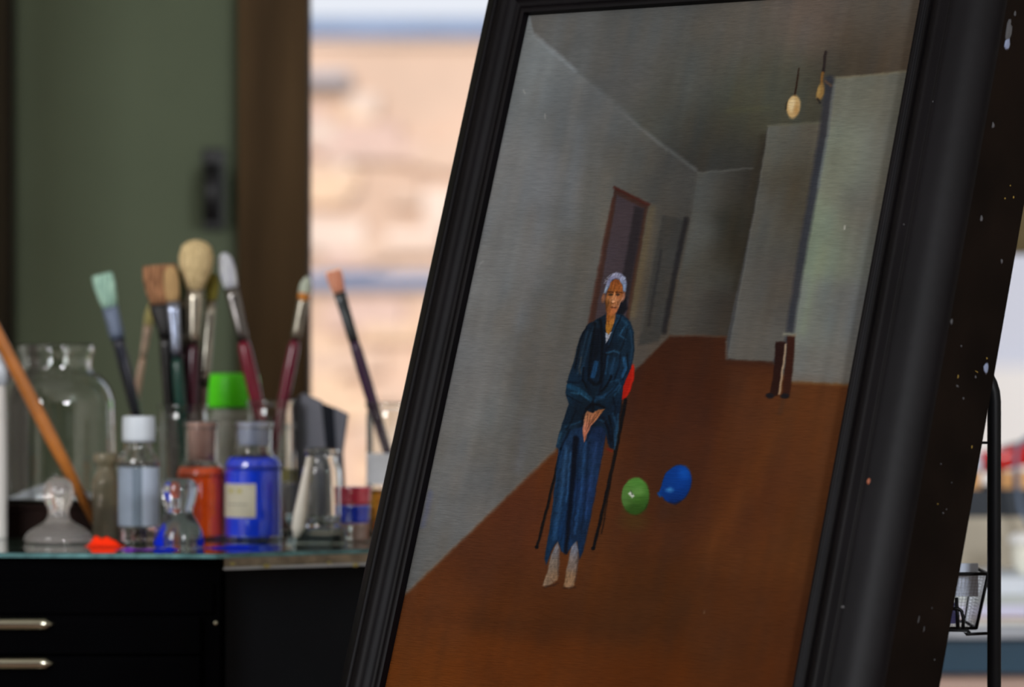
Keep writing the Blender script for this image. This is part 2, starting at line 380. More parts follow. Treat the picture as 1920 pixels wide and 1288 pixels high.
    p.ell(1538,173,7,16,(128,100,56),1.8,1,.2); p.ell(1535,172,3,9,(152,126,76),2,.7,.2); p.line([(1533,186),(1538,192)], 4, (28,26,28), 1.5, .8)
    p.line([(1548,152),(1558,160)], 4, (110,78,52), 2, .6)
    p.cur = None
    p.line([(1365,208),(1440,202)], 9, (80,82,56), 5, .25)
    # legs of a second figure standing half out of the dark strip
    p.cur = 'legs'
    p.poly([(1455,640),(1473,642),(1468,690),(1458,742),(1443,744),(1450,700)], (34,16,12), 1.8)
    p.poly([(1476,630),(1491,626),(1488,680),(1480,742),(1466,744),(1472,690)], (46,22,15), 1.8)
    p.line([(1473,646),(1468,690),(1461,738)], 3.4, (166,146,120), 1.4, .85)
    p.ell(1444,742,8,5,(20,18,22),1.5,1); p.ell(1471,743,8,5,(22,20,24),1.5,1)
    p.line([(1470,626),(1490,628)], 6, (124,122,104), 2.5, .75)
    p.cur = None
    p.line([(1468,752),(1462,775)], 6, (52,40,34), 4, .4)
    # chair
    p.cur = 'chair'
    p.poly([(1186,681),(1190,690),(1188,712),(1182,732),(1173,748),(1165,749),(1167,728),(1176,700)], (150,22,10), 1.4)
    p.line([(1188,684),(1186,712),(1175,742)], 3, (186,40,20), 2, .5)
    p.line([(1173,750),(1154,850),(1134,940),(1113,1027)], 6.5, (12,11,13), 1.4, 1, 5.5)
    p.line([(1166,760),(1150,860),(1140,930),(1128,1000)], 3.2, (20,14,12), 1.4, .9, 2)
    p.line([(1052,840),(1035,915),(1020,975),(1007,1026)], 5, (14,12,12), 1.4, 1)
    p.ell(1112,1028,4,3.4,(8,8,10),1.2); p.ell(1006,1026,3.2,3,(8,8,10),1.2)
    p.line([(1139,842),(1147,846)], 3, (110,24,18), 1.4, .8)
    p.cur = 'man'
    # trousers
    trou = field([(1060,860,(20,43,70)),(1048,950,(17,41,67)),(1035,1030,(15,37,60)),(1085,860,(17,34,55)),(1075,960,(15,37,67)),(1072,1010,(13,37,68)),(1110,860,(22,41,68)),(1100,930,(20,37,67)),(1092,1000,(17,32,53)),(1126,850,(17,30,55))], 16)
    p.poly([(1050,812),(1062,790),(1100,786),(1140,790),(1131,845),(1118,915),(1106,979),(1094,1034),(1086,1048),(1083,1014),(1072,1026),(1062,1040),(1053,1034),(1045,1016),(1034,1032),(1024,1060),(1021,1048),(1031,992),(1041,902)], trou, 1.6)
    p.line([(1080,822),(1074,900),(1066,980),(1061,1036)], 11, (6,10,20), 2.4, .95, 7)
    p.line([(1062,840),(1052,930),(1040,1010)], 5, (44,84,124), 3, .55); p.line([(1070,850),(1062,940)], 3, (50,92,132), 2, .45)
    p.line([(1098,830),(1090,920),(1078,1000)], 4, (40,82,130), 2.5, .5); p.line([(1118,830),(1108,900),(1098,970)], 5, (38,62,104), 3, .5)
    p.line([(1104,830),(1098,930),(1090,1000)], 3.5, (12,24,42), 2, .7); p.line([(1050,880),(1038,960),(1028,1030)], 3, (12,28,44), 2, .6)
    p.line([(1086,830),(1082,920),(1072,1010)], 2.5, (10,22,40), 1.6, .6)
    # feet
    p.poly([(1045,1017),(1049,1030),(1048,1062),(1045,1088),(1036,1094),(1024,1100),(1018,1097),(1026,1074),(1033,1040)], field([(1042,1025,(101,99,103)),(1036,1060,(103,89,77)),(1026,1092,(113,94,77)),(1042,1086,(115,86,60))],12), 1.5)
    p.poly([(1081,1015),(1085,1030),(1084,1052),(1080,1080),(1077,1098),(1067,1104),(1057,1099),(1061,1076),(1067,1042),(1073,1024)], field([(1078,1026,(96,101,115)),(1074,1055,(101,89,82)),(1064,1090,(125,96,68)),(1074,1096,(120,94,72))],12), 1.5)
    p.line([(1047,1030),(1046,1080)], 2, (60,44,38), 1.4, .6); p.line([(1084,1036),(1080,1090)], 2, (60,46,42), 1.4, .6)
    p.line([(1033,1086),(1040,1096)], 1.6, (80,52,36), 1, .6); p.line([(1022,1101),(1046,1094)], 3, (34,20,14), 2, .6); p.line([(1056,1102),(1078,1102)], 3, (34,20,14), 2, .6)
    # jacket
    jk = field([(1110,620,(12,24,36)),(1095,660,(14,27,40)),(1080,700,(14,30,44)),(1070,740,(16,36,52)),(1130,650,(8,13,22)),(1112,700,(9,20,35)),(1150,640,(12,28,43)),(1175,620,(16,35,51)),(1180,650,(14,30,44)),(1150,690,(14,35,52)),(1170,700,(16,36,57)),(1110,740,(11,24,35)),(1140,730,(14,33,49)),(1150,770,(11,25,40)),(1070,790,(12,27,41)),(1055,825,(19,38,54)),(1150,820,(12,27,43)),(1090,770,(8,16,25))], 17)
    p.poly([(1135,589),(1120,598),(1102,609),(1090,627),(1082,650),(1075,680),(1066,708),(1060,736),(1066,757),(1060,778),(1052,800),(1042,838),(1050,843),(1056,822),(1072,806),(1092,800),(1096,830),(1108,800),(1128,800),(1134,806),(1142,838),(1153,844),(1158,815),(1162,780),(1166,745),(1168,724),(1184,688),(1190,655),(1188,622),(1182,604),(1166,588),(1158,584),(1150,610),(1142,636),(1137,622)], jk, 1.6)
    for pts, ww, c, a in (
        ([(1118,604),(1108,630),(1098,668),(1090,700)],5,(30,58,80),.5), ([(1102,622),(1092,660),(1084,700)],3,(44,76,98),.35),
        ([(1140,640),(1134,680),(1128,720),(1122,748)],4,(8,14,24),.9), ([(1122,620),(1116,660),(1110,700)],10,(8,12,20),.6),
        ([(1118,680),(1112,706)],8,(24,66,106),.75), ([(1138,662),(1150,658),(1164,663)],3,(36,76,104),.7), ([(1140,668),(1136,700)],3,(30,66,96),.6), ([(1152,672),(1146,700)],6,(26,56,84),.6), ([(1164,662),(1160,690),(1150,716)],3,(8,16,28),.9),
        ([(1170,672),(1174,690),(1168,706)],7,(30,72,108),.8), ([(1182,620),(1186,650),(1182,680)],3,(36,66,90),.45), ([(1160,592),(1172,604),(1178,614)],5,(28,60,84),.6), ([(1160,596),(1150,620),(1142,645)],4,(26,54,78),.6), ([(1172,612),(1162,628),(1172,636)],2.5,(40,84,116),.6),
        ([(1066,724),(1082,730),(1100,742),(1112,752)],9,(22,56,80),.75), ([(1072,736),(1088,738),(1104,748)],3,(42,88,116),.6), ([(1064,716),(1084,718),(1092,712)],3,(8,16,26),.8), ([(1076,754),(1092,762),(1100,766)],4,(10,22,34),.7),
        ([(1160,722),(1146,734),(1132,744),(1116,748)],7,(24,56,84),.7), ([(1136,744),(1150,730),(1162,716)],2.5,(8,18,30),.9), ([(1114,746),(1108,764)],3,(6,10,18),.9), ([(1145,716),(1160,712),(1165,724),(1152,742)],2.6,(38,82,112),.45),
        ([(1060,800),(1074,796),(1088,790)],3,(30,66,92),.55), ([(1052,812),(1046,832)],4,(40,74,96),.55), ([(1068,806),(1056,830),(1052,842)],4,(8,14,24),.8), ([(1092,786),(1090,800)],3,(8,14,24),.8),
        ([(1130,782),(1140,800),(1146,826)],5,(8,12,22),.85), ([(1120,786),(1134,790)],3,(34,68,92),.5), ([(1150,776),(1156,800),(1152,834)],5,(28,62,90),.6), ([(1160,776),(1158,810),(1152,842)],2.5,(44,86,116),.5), ([(1142,806),(1140,830)],3,(10,16,28),.8),
        ([(1088,700),(1086,690),(1090,670)],3,(92,70,52),.3), ([(1100,720),(1106,736)],8,(8,16,26),.6)):
        p.line(pts, ww, c, 1.8, a)
    for pts, ww, a in (([(1100,612),(1088,640),(1078,690)],2.5,.8), ([(1116,606),(1112,640),(1106,680),(1104,706)],5,.8), ([(1126,600),(1130,640),(1128,690),(1126,716)],5,.75), ([(1094,690),(1092,712),(1100,726)],4,.8), ([(1104,712),(1118,722),(1126,716)],6,.7), ([(1165,592),(1152,622),(1142,650)],2.2,.8), ([(1178,612),(1170,640),(1164,656)],2,.6),
        ([(1176,664),(1178,690),(1168,712)],2,.8), ([(1146,706),(1138,722),(1128,734)],4,.85), ([(1080,770),(1072,790),(1062,806)],3,.6), ([(1142,780),(1148,806),(1150,836)],3.5,.7), ([(1136,790),(1142,816),(1146,838)],3,.6), ([(1064,742),(1076,748),(1090,756)],2.5,.6), ([(1150,744),(1154,764),(1152,780)],3,.5)):
        p.line(pts, ww, (5,8,14), 1.5, a)
    # shirt, neck, head
    p.poly([(1135,624),(1147,622),(1142,634),(1136,644)], (140,146,158), 1.2)
    p.poly([(1137,586),(1154,588),(1152,606),(1147,618),(1141,627),(1136,622)], field([(1142,598,(120,66,22)),(1150,600,(160,104,52)),(1141,618,(140,92,30)),(1146,612,(150,100,40))],6), 1.2)
    p.line([(1140,600),(1143,612)], 1.6, (70,38,14), 1, .5)
    p.poly([(1163,566),(1174,556),(1176,580),(1168,590),(1156,588)], (12,14,20), 2.2, .9)
    p.ell(1131.5,559,3.4,9,(120,80,58),1.4,.9,.1); p.ell(1168.5,556,3,9,(150,98,74),1.4,.9,.2)
    p.poly([(1146,529),(1153,523),(1162,524),(1167,533),(1169,548),(1167,561),(1162,571),(1157,584),(1150,592),(1140,592),(1136,584),(1135,562),(1139,545)], field([(1153,530,(110,58,28)),(1154,538,(150,86,36)),(1160,545,(128,72,34)),(1143,545,(112,64,30)),(1150,562,(176,120,82)),(1141,568,(104,64,28)),(1162,566,(140,90,58)),(1146,585,(160,92,44)),(1153,582,(138,84,56)),(1138,580,(96,56,28))],6), 1.1)
    p.line([(1140,547.5),(1150,548)], 2, (52,28,16), .9, .85); p.line([(1155,548),(1166,548.5)], 2, (52,28,16), .9, .85)
    p.ell(1145,552.5,4.2,2.4,(50,38,26),1,.9); p.ell(1159,553,4,2.4,(50,36,28),1,.9)
    p.ell(1145,557,4,1.8,(128,76,44),1,.5); p.ell(1160,558,4,1.8,(130,74,44),1,.5)
    p.line([(1152,549),(1151,560),(1149,565)], 2.2, (190,132,88), 1, .7); p.ell(1149.5,565.5,2.8,2.2,(206,150,112),1,.8)
    p.line([(1146,568),(1154,568)], 1.4, (84,46,26), .8, .7); p.line([(1143,566),(1139,574)], 1.4, (80,50,26), 1, .6); p.line([(1157,566),(1161,574)], 1.4, (96,60,36), 1, .5)
    p.line([(1145,576.5),(1155,576.5)], 1.8, (84,44,30), .8, .85); p.line([(1148,573),(1153,574)], 1.8, (186,132,100), .9, .6)
    p.line([(1146,580),(1154,580)], 1.6, (170,92,60), 1, .5); p.line([(1148,540),(1160,540)], 1.3, (120,66,30), .9, .5); p.line([(1149,535),(1159,535)], 1.2, (126,70,34), .9, .4)
    p.line([(1136,564),(1137,584)], 2, (70,42,22), 1.2, .6); p.line([(1168,558),(1160,574)], 1.2, (190,150,130), .9, .5)
    p.poly([(1132,549),(1136,536),(1140,524),(1147,515),(1156,511),(1166,513),(1173,520),(1174.5,532),(1173,547),(1168,546),(1167,534),(1162,524),(1155,521),(1148,525),(1144,533),(1139,543),(1136,549)], field([(1136,545,(120,136,156)),(1142,525,(112,116,146)),(1157,515,(118,116,138)),(1171,520,(124,132,158)),(1171,540,(110,126,152))],7), 1.5)
    rr = random.Random(3)
    for k in range(26):
        an = math.pi*(1.02+.96*k/25); cx, cyy = 1154.5+17*math.cos(an), 533+17*math.sin(an)
        p.line([(cx, cyy), (cx+3.4*math.cos(an)+rr.uniform(-1, 1), cyy+3.4*math.sin(an))], 1.3, rr.choice([(160,168,186),(92,92,112),(132,140,164)]), .8, .7)
    # hands
    p.poly([(1094,778),(1101,770),(1112,774),(1124,767),(1135,766),(1126,778),(1116,790),(1107,800),(1099,822),(1095,829),(1093,812),(1094,793)], field([(1098,780,(128,86,60)),(1112,784,(150,96,66)),(1126,772,(120,76,48)),(1100,800,(168,106,84)),(1096,820,(150,88,66))],8), 1.3)
    for q in ([(1103,776),(1098,806)], [(1109,778),(1100,808)], [(1116,778),(1104,800)], [(1124,772),(1110,792)]): p.line(q, 1.5, (78,44,30), .9, .65)
    p.line([(1100,780),(1097,800)], 1.6, (186,130,98), 1, .5)
    p.line([(1093,784),(1099,768),(1109,758),(1122,758),(1134,764)], 4, (6,8,14), 1.6, .9); p.line([(1112,756),(1112,772)], 5, (8,10,16), 1.4, .85)
    p.line([(1128,778),(1112,798),(1100,826)], 3, (10,18,30), 1.5, .7)
    p.cur = None
    # balloons
    p.ell(1190,976,24,18,(60,54,20),10,.35); p.ell(1262,960,26,16,(48,30,20),10,.45)
    p.cur = 'balloon_green'
    p.ell(1191.5,930,26,35,field([(1190,905,(70,116,46)),(1210,915,(62,108,42)),(1172,930,(70,104,48)),(1195,958,(36,66,20)),(1212,945,(44,80,30))],14),1.6,1,.05)
    p.ell(1197,922,11,8,(86,126,62),4,.6); p.poly([(1178,926),(1183,920),(1190,930),(1186,934)], (176,180,172), 1.3, .9); p.line([(1183,920),(1186,927)], 2, (24,44,18), 1, .7)
    p.ell(1198,936,10,7,(48,86,28),4,.5); p.line([(1213,946),(1210,953)], 2.5, (28,50,18), 1.4, .7); p.ell(1190,955,18,8,(34,62,20),4,.5)
    p.cur = 'balloon_blue'
    p.poly([(1234,928),(1240,912),(1252,916),(1250,932)], (6,50,120), 1.6)
    p.ell(1268.5,908,27,37,field([(1285,885,(5,54,132)),(1262,890,(5,45,112)),(1272,910,(7,58,139)),(1290,920,(3,38,98)),(1265,938,(3,29,80)),(1250,920,(7,49,116))],14),1.6,1,.35)
    p.ell(1256,919,6,4,(60,126,180),3,.75); p.ell(1282,888,8,10,(14,84,176),6,.5); p.line([(1256,940),(1266,945),(1276,940)], 3, (6,20,52), 1.8, .6)
    p.line([(1234,924),(1238,930)], 4, (14,66,128), 1.4, .8)
    p.cur = None
    # stray marks of paint
    p.line([(806,925),(800,960),(792,985)], 9, (78,84,110), 5, .6)
    p.line([(1584,424),(1583,430)], 2.4, (176,176,168), 1, .8); p.line([(982,168),(984,176)], 2, (150,150,146), 1, .7)
    p.line([(1022,214),(1022,222)], 2, (146,146,142), 1, .7); p.line([(1320,1146),(1321,1150)], 2, (110,90,70), 1, .7)
    p.line([(772,1020),(764,1080)], 5, (110,112,112), 3, .5)
    p.line([(905,490),(896,500)], 3, (128,130,130), 1.6, .6)
    return p

KC = 1.08                                                    # share of light the canvas gets: photo brightness -> paint colour
# homography canvas coords -> photo pixels, used once to lay the picture out on the canvas in its own proportions
def st2px(s, t):
    x = ORG.x+rv.x*s+uv.x*t; y = ORG.y+rv.y*s+uv.y*t; z = ORG.z+rv.z*s+uv.z*t
    return 960+F*x/y, 644-F*(z-CAMZ)/y
def smooth_noise(n, k):
    a = rng.normal(size=n+2*k); ker = np.hanning(2*k+1); ker /= ker.sum(); a = np.convolve(a, ker, 'same')[k:-k]; return a/a.std()
def vnoise(x, y, seed):
    """value noise on a lattice, -1..1"""
    g = np.random.default_rng(seed).uniform(-1, 1, (256, 256)); xi, yi = np.floor(x).astype(int), np.floor(y).astype(int)
    fx, fy = x-xi, y-yi; fx = fx*fx*(3-2*fx); fy = fy*fy*(3-2*fy); G = lambda a, b_: g[a % 256, b_ % 256]
    return (G(xi, yi)*(1-fx)+G(xi+1, yi)*fx)*(1-fy)+(G(xi, yi+1)*(1-fx)+G(xi+1, yi+1)*fx)*fy
def grid_mesh(name, a0, a1, b0, b1, nx, ny, z, mat, parent, layer=None, thr=.5):
    ss = np.linspace(a0, a1, nx+1); tt = np.linspace(b0, b1, ny+1)
    Sg, Tg = np.meshgrid(ss, tt); sg, tg = Sg.ravel(), Tg.ravel()
    X, Y = st2px(sg, tg)
    # the brush does not follow ruled lines: edges wander a little, thread by thread
    Xw = X+.8*vnoise(X/14, Y/12, 11)+.3*vnoise(X/3.2, Y/2.1, 12); Yw = Y+.9*vnoise(X/8, Y/8, 13)+.5*vnoise(X/3, Y/2.5, 14)
    p = paint(Xw, Yw); c = p.c
    lean = X+.205*Y                                           # strokes on walls run with the tilted upright
    k = .030*vnoise(lean/13, Y/150, 15)+.022*vnoise(lean/34, Y/90, 16)+.020*vnoise(X/26, Y/3.2, 17)+.015*vnoise(X/60, Y/30, 18)
    fig = p.layers.get('man', np.zeros(len(X)))
    k = k+fig*(.13*vnoise(lean/3.0, Y/9, 19)+.08*vnoise(X/2.0, Y/2.4, 20))
    c = c*(1+k)[:, None]; tint = vnoise(lean/20, Y/60, 21)*1.8
    c = c+np.stack([tint, 0*tint, -tint], -1)
    col = np.clip(lin(np.clip(c, 0, 255))/KC, 0, .95)
    idx = np.arange((nx+1)*(ny+1)).reshape(ny+1, nx+1)
    q = np.stack([idx[:-1, :-1], idx[:-1, 1:], idx[1:, 1:], idx[1:, :-1]], -1).reshape(-1, 4)
    zz = np.full(len(sg), z)
    if layer is not None:
        Lm = p.layers[layer]; q = q[(Lm[q] > thr).all(1)]
        use = np.unique(q); rem = np.full(len(sg), -1); rem[use] = np.arange(len(use)); q = rem[q]
        sg, tg, zz, col = sg[use], tg[use], zz[use], col[use]
    me = bpy.data.meshes.new(name); nv_, nf = len(sg), len(q)
    me.vertices.add(nv_); me.vertices.foreach_set('co', np.stack([sg, tg, zz], -1).astype(np.float32).ravel())
    me.loops.add(nf*4); me.loops.foreach_set('vertex_index', q.astype(np.int32).ravel())
    me.polygons.add(nf); me.polygons.foreach_set('loop_start', np.arange(0, nf*4, 4, dtype=np.int32))
    me.update(calc_edges=True)
    at = me.color_attributes.new('paint', 'FLOAT_COLOR', 'POINT')
    at.data.foreach_set('color', np.concatenate([col, np.ones((nv_, 1))], 1).astype(np.float32).ravel())
    me.materials.append(mat)
    o = bpy.data.objects.new(name, me); C.objects.link(o)
    if parent: o.parent = parent
    return o
# oil paint over canvas weave
pm = bpy.data.materials.new('oil_paint_on_linen'); pm.use_nodes = True
n = pm.node_tree.nodes; L = pm.node_tree.links; b = n['Principled BSDF']
at = n.new('ShaderNodeAttribute'); at.attribute_name = 'paint'
tcn = n.new('ShaderNodeTexCoord')
def mapped(sc):
    m_ = n.new('ShaderNodeMapping'); m_.inputs['Scale'].default_value = sc; L.new(tcn.outputs['Object'], m_.inputs[0]); return m_
w1 = n.new('ShaderNodeTexNoise'); w1.inputs['Scale'].default_value = 1; w1.inputs['Detail'].default_value = 3; L.new(mapped((85, 820, 1)).outputs[0], w1.inputs['Vector'])
w2 = n.new('ShaderNodeTexNoise'); w2.inputs['Scale'].default_value = 1; w2.inputs['Detail'].default_value = 2; L.new(mapped((900, 1500, 1)).outputs[0], w2.inputs['Vector'])
w3 = n.new('ShaderNodeTexNoise'); w3.inputs['Scale'].default_value = 1; w3.inputs['Detail'].default_value = 4; L.new(mapped((14, 22, 1)).outputs[0], w3.inputs['Vector'])
ad = n.new('ShaderNodeMath'); ad.operation = 'MULTIPLY_ADD'; ad.inputs[1].default_value = .22
L.new(w2.outputs[0], ad.inputs[0]); L.new(w1.outputs[0], ad.inputs[2])
bu = n.new('ShaderNodeBump'); bu.inputs['Strength'].default_value = .7; bu.inputs['Distance'].default_value = .0022
L.new(ad.outputs[0], bu.inputs['Height']); L.new(bu.outputs[0], b.inputs['Normal'])
mr = n.new('ShaderNodeMapRange'); mr.inputs[3].default_value = .90; mr.inputs[4].default_value = 1.10; mr.inputs[1].default_value = .3; mr.inputs[2].default_value = .7
L.new(w1.outputs[0], mr.inputs[0])
mr2 = n.new('ShaderNodeMapRange'); mr2.inputs[3].default_value = .93; mr2.inputs[4].default_value = 1.07; mr2.inputs[1].default_value = .3; mr2.inputs[2].default_value = .7
L.new(w3.outputs[0], mr2.inputs[0])
mu = n.new('ShaderNodeMath'); mu.operation = 'MULTIPLY'; L.new(mr.outputs[0], mu.inputs[0]); L.new(mr2.outputs[0], mu.inputs[1])
vm = n.new('ShaderNodeVectorMath'); vm.operation = 'SCALE'; L.new(at.outputs['Color'], vm.inputs[0]); L.new(mu.outputs[0], vm.inputs['Scale'])
L.new(vm.outputs[0], b.inputs['Base Color']); b.inputs['Roughness'].default_value = .75; b.inputs['Specular IOR Level'].default_value = .06

pt = thing('framed_painting', 'dark framed oil painting of a seated man in blue and two balloons', 'painting')
pt.matrix_world = MAT
canvas = grid_mesh('canvas', 0, PW, 0, PH, 430, 800, 0, pm, pt)
v, f = boxv(0.001, PW-.001, 0.001, PH-.001, -.018, -.0005); obj('canvas_edge', v, f, M('raw_linen', (170, 150, 120), .9), pt)
def pxbox(x0, y0, x1, y1):
    st = [px2st(x, y) for x in (x0, x1) for y in (y0, y1)]
    return min(a for a, _ in st)-s0, max(a for a, _ in st)-s0, min(b_ for _, b_ in st)-t0, max(b_ for _, b_ in st)-t0
for nm, lay, bb, st, lb in (('painted_man', 'man', (1010, 505, 1196, 1110), 1.15, 'seated white-haired man in blue jacket and trousers, barefoot'),
                        ('painted_chair', 'chair', (998, 675, 1196, 1036), 1.15, 'red backed chair with thin black legs'),
                        ('painted_balloon', 'balloon_green', (1160, 890, 1224, 970), 1.1, 'green balloon on the brown floor'),
                        ('painted_balloon', 'balloon_blue', (1228, 866, 1302, 950), 1.1, 'blue balloon on the brown floor'),
                        ('painted_lamp', 'bulb_a', (1470, 122, 1506, 226), 1.1, 'large cream light bulb on a cord'),
                        ('painted_lamp', 'bulb_b', (1526, 94, 1564, 198), 1.1, 'small dim light bulb on a cord'),
                        ('painted_legs', 'legs', (1432, 620, 1496, 752), 1.1, 'dark trousered legs by the grey wall')):
    a0, a1, b0_, b1_ = pxbox(*bb)
    nx = int((a1-a0)/PW*745/st); ny = int((b1_-b0_)/PH*1500/st)
    o = grid_mesh(nm, a0, a1, b0_, b1_, nx, ny, .00018, pm, canvas, lay); o['label'] = lb

# frame: four mitred moulding rails and four side boards
frame_m = M('near_black_stained_wood', (8, 6, 8), .46, var=.25, scale=10, bump=.08, coat=.0, spec=.10)
side_m = M('dark_brown_side_wood', (15, 9, 6), .65, spec=.05, var=.35, scale=12, bump=.1)
prof = smooth_prof([(-.003, -.006), (-.003, .005), (.001, .0085), (.005, .0085), (.0075, .0055), (.0125, .0065), (.0185, .0125), (.026, .0145), (.034, .011), (.0365, .0125), (.043, .0085), (.0535, .0005), (.062, -.0095), (.0678, -.020), (.0678, -.028)], 4)
prof = prof+[(.03, -.028), (.0, -.022)]
def rail(name, side, mat, pr):
    """side: 0 left 1 right 2 bottom 3 top; mitred by construction."""
    v = []
    for wv, hv in pr:
        if side == 0: e = [(-wv, -wv, hv), (-wv, PH+wv, hv)]
        if side == 1: e = [(PW+wv, -wv, hv), (PW+wv, PH+wv, hv)]
        if side == 2: e = [(-wv, -wv, hv), (PW+wv, -wv, hv)]
        if side == 3: e = [(-wv, PH+wv, hv), (PW+wv, PH+wv, hv)]
        v += e
    m_ = len(pr); f = [(2*i, 2*i+1, 2*((i+1) % m_)+1, 2*((i+1) % m_)) for i in range(m_)]
    f += [tuple(2*i for i in range(m_)), tuple(2*i+1 for i in range(m_))]
    o = obj(name, v, f, mat, pt); me = o.data
    me.polygons.foreach_set('use_smooth', [len(pp.vertices) == 4 for pp in me.polygons]); 
    md = o.modifiers.new('es', 'EDGE_SPLIT'); md.split_angle = math.radians(42)
    return o
for sd in range(4):
    rail('frame_rail', sd, frame_m, prof)
    rail('frame_side', sd, side_m, [(.0655, -.0285), (.0672, -.0285), (.0672, -.115), (.0555, -.115), (.0555, -.0285)])
# splashes of paint on the right side board and rail
sp_b = M('dried_blue_grey_paint', (112, 122, 146), .5); sp_y = M('dried_ochre_paint', (130, 108, 52), .6, spec=.1); sp_w = M('dried_white_paint', (74, 74, 76), .7, spec=.1)
def dab(px, py, rx, ry, mat, d=.0673):
    """thin blob of paint on the outer face of the right side board where the photo shows it."""
    nrm = rv; Q = ORG+rv*(PW+d); o_ = Vector((0, 0, CAMZ)); dd = P(px, py, 1)-o_
    t_ = (Q-o_).dot(nrm)/dd.dot(nrm); q = MAT.inverted() @ (o_+dd*t_)
    if not (-.113 < q.z < -.030): return
    k = 10; v = []; f = []; ph = random.random()*6
    for j in range(k):
        an = 2*math.pi*j/k; r_ = 1+.3*math.sin(3*an+ph)*random.random()
        v.append((q.x, q.y+ry*r_*math.sin(an), q.z+rx*r_*math.cos(an)))
    v2 = [(q.x+.0006, q.y+(y-q.y)*.6, q.z+(z-q.z)*.6) for x, y, z in v]
    f = [(j, (j+1) % k, k+(j+1) % k, k+j) for j in range(k)]+[tuple(range(k, 2*k)), tuple(range(k))]
    obj('paint_spot', v+v2, f, mat, pt, smooth=True)
dab(1891, 60, .006, .012, sp_w); dab(1889, 80, .005, .008, sp_b); dab(1893, 42, .003, .004, sp_w); dab(1903, 26, .002, .003, sp_w)
dab(1849, 690, .0042, .0055, sp_b); dab(1850, 672, .001, .001, sp_y)
for q in ((1796, 706, .0009, .002, sp_y), (1831, 697, .003, .0006, sp_y), (1886, 570, .004, .0007, sp_y), (1802, 649, .0012, .001, sp_w), (1784, 603, .002, .003, sp_w), (1795, 724, .0025, .001, sp_w), (1806, 747, .0015, .0012, sp_w), (1829, 707, .0015, .0015, sp_w),
          (1822, 838, .001, .0016, sp_y), (1758, 945, .0008, .0008, sp_y), (1768, 962, .0012, .001, sp_w), (1774, 955, .0008, .0008, sp_w), (1747, 1140, .0007, .0008, sp_w), (1752, 1237, .001, .001, sp_w), (1722, 1162, .0007, .004, sp_w), (1732, 1180, .0006, .003, sp_w),
          (1832, 320, .002, .002, sp_w), (1862, 235, .0025, .003, sp_w), (1884, 372, .001, .001, sp_y), (1900, 370, .001, .0014, sp_y), (1894, 348, .0008, .0008, sp_y), (1840, 410, .0025, .003, sp_w), (1878, 490, .002, .0025, sp_w), (1764, 870, .0012, .0008, sp_w), (1784, 905, .0008, .0008, sp_w)):
    dab(*q)
# worn flecks on the front of the frame rails
for s_, t_, hgt, r1, r2, mt in ((PW+.036, px2st(1770, 200)[1]-t0, .0118, .0008, .0012, sp_w), (PW+.03, px2st(1750, 430)[1]-t0, .0132, .0007, .0008, sp_w), (-.002, px2st(728, 1236)[1]-t0, .0070, .0012, .003, sp_w), (-.003, px2st(728, 1244)[1]-t0, .0062, .001, .002, sp_w), (PW+.038, px2st(1630, 1147)[1]-t0, .0118, .002, .0012, sp_w), (PW+.04, px2st(1665, 910)[1]-t0, .0108, .002, .003, M('worn_red_brown', (120, 62, 36), .6))):
    v = [(s_+r1*math.cos(a), t_+r2*math.sin(a), hgt) for a in np.linspace(0, 2*math.pi, 9)[:-1]]+[(s_+.6*r1*math.cos(a), t_+.6*r2*math.sin(a), hgt+.0007) for a in np.linspace(0, 2*math.pi, 9)[:-1]]
    obj('paint_spot', v, [(j, (j+1) % 8, 8+(j+1) % 8, 8+j) for j in range(8)]+[tuple(range(8, 16)), tuple(range(8))], mt, pt)

# easel that carries the painting (below and behind the frame)
es = thing('easel', 'dark wooden easel hidden behind the framed painting and holding it', 'easel')
def W(s, t, h): return MAT @ Vector((s, t, h))
def beam(name, a, b_, wd, dp, mat, parent, up=Vector((0, 0, 1))):
    a, b_ = Vector(a), Vector(b_); d = (b_-a).normalized(); x = d.cross(up)
    if x.length < 1e-3: x = d.cross(Vector((1, 0, 0)))
    x.normalize(); y = x.cross(d).normalized()
    v = [p_+x*(sx*wd/2)+y*(sy*dp/2) for p_ in (a, b_) for sx in (-1, 1) for sy in (-1, 1)]
    return obj(name, v, [(0, 1, 3, 2), (4, 6, 7, 5), (0, 4, 5, 1), (2, 3, 7, 6), (0, 2, 6, 4), (1, 5, 7, 3)], mat, parent, bevel=.002)
easel_m = M('easel_beech', (92, 66, 42), .5, var=.2, scale=12)
def foot(s, h, tt=-.09):      # follow the easel plane down to the floor
    p0 = W(s, tt, h); p1 = W(s, tt-1, h); k = (p0.z-.0)/(p0.z-p1.z); return p0+(p1-p0)*k
for s_ in (-.02, PW+.02): beam('leg', foot(s_*.9+.0, -.145), W(PW/2+(s_-PW/2)*.35, PH*.80, -.145), .036, .022, easel_m, es)
beam('mast', W(PW/2, -.12, -.175), W(PW/2, PH+.02, -.175), .04, .024, easel_m, es)
beam('ledge', W(.0, -.082, -.07), W(PW, -.082, -.07), .018, .17, easel_m, es, up=nv)
beam('cross_bar', W(.06, .1, -.16), W(PW-.06, .1, -.16), .03, .018, easel_m, es, up=nv)
bt = W(PW/2, PH*.82, -.19); beam('rear_leg', bt, (bt.x+.04, bt.y+.26, 0.0), .03, .022, easel_m, es)

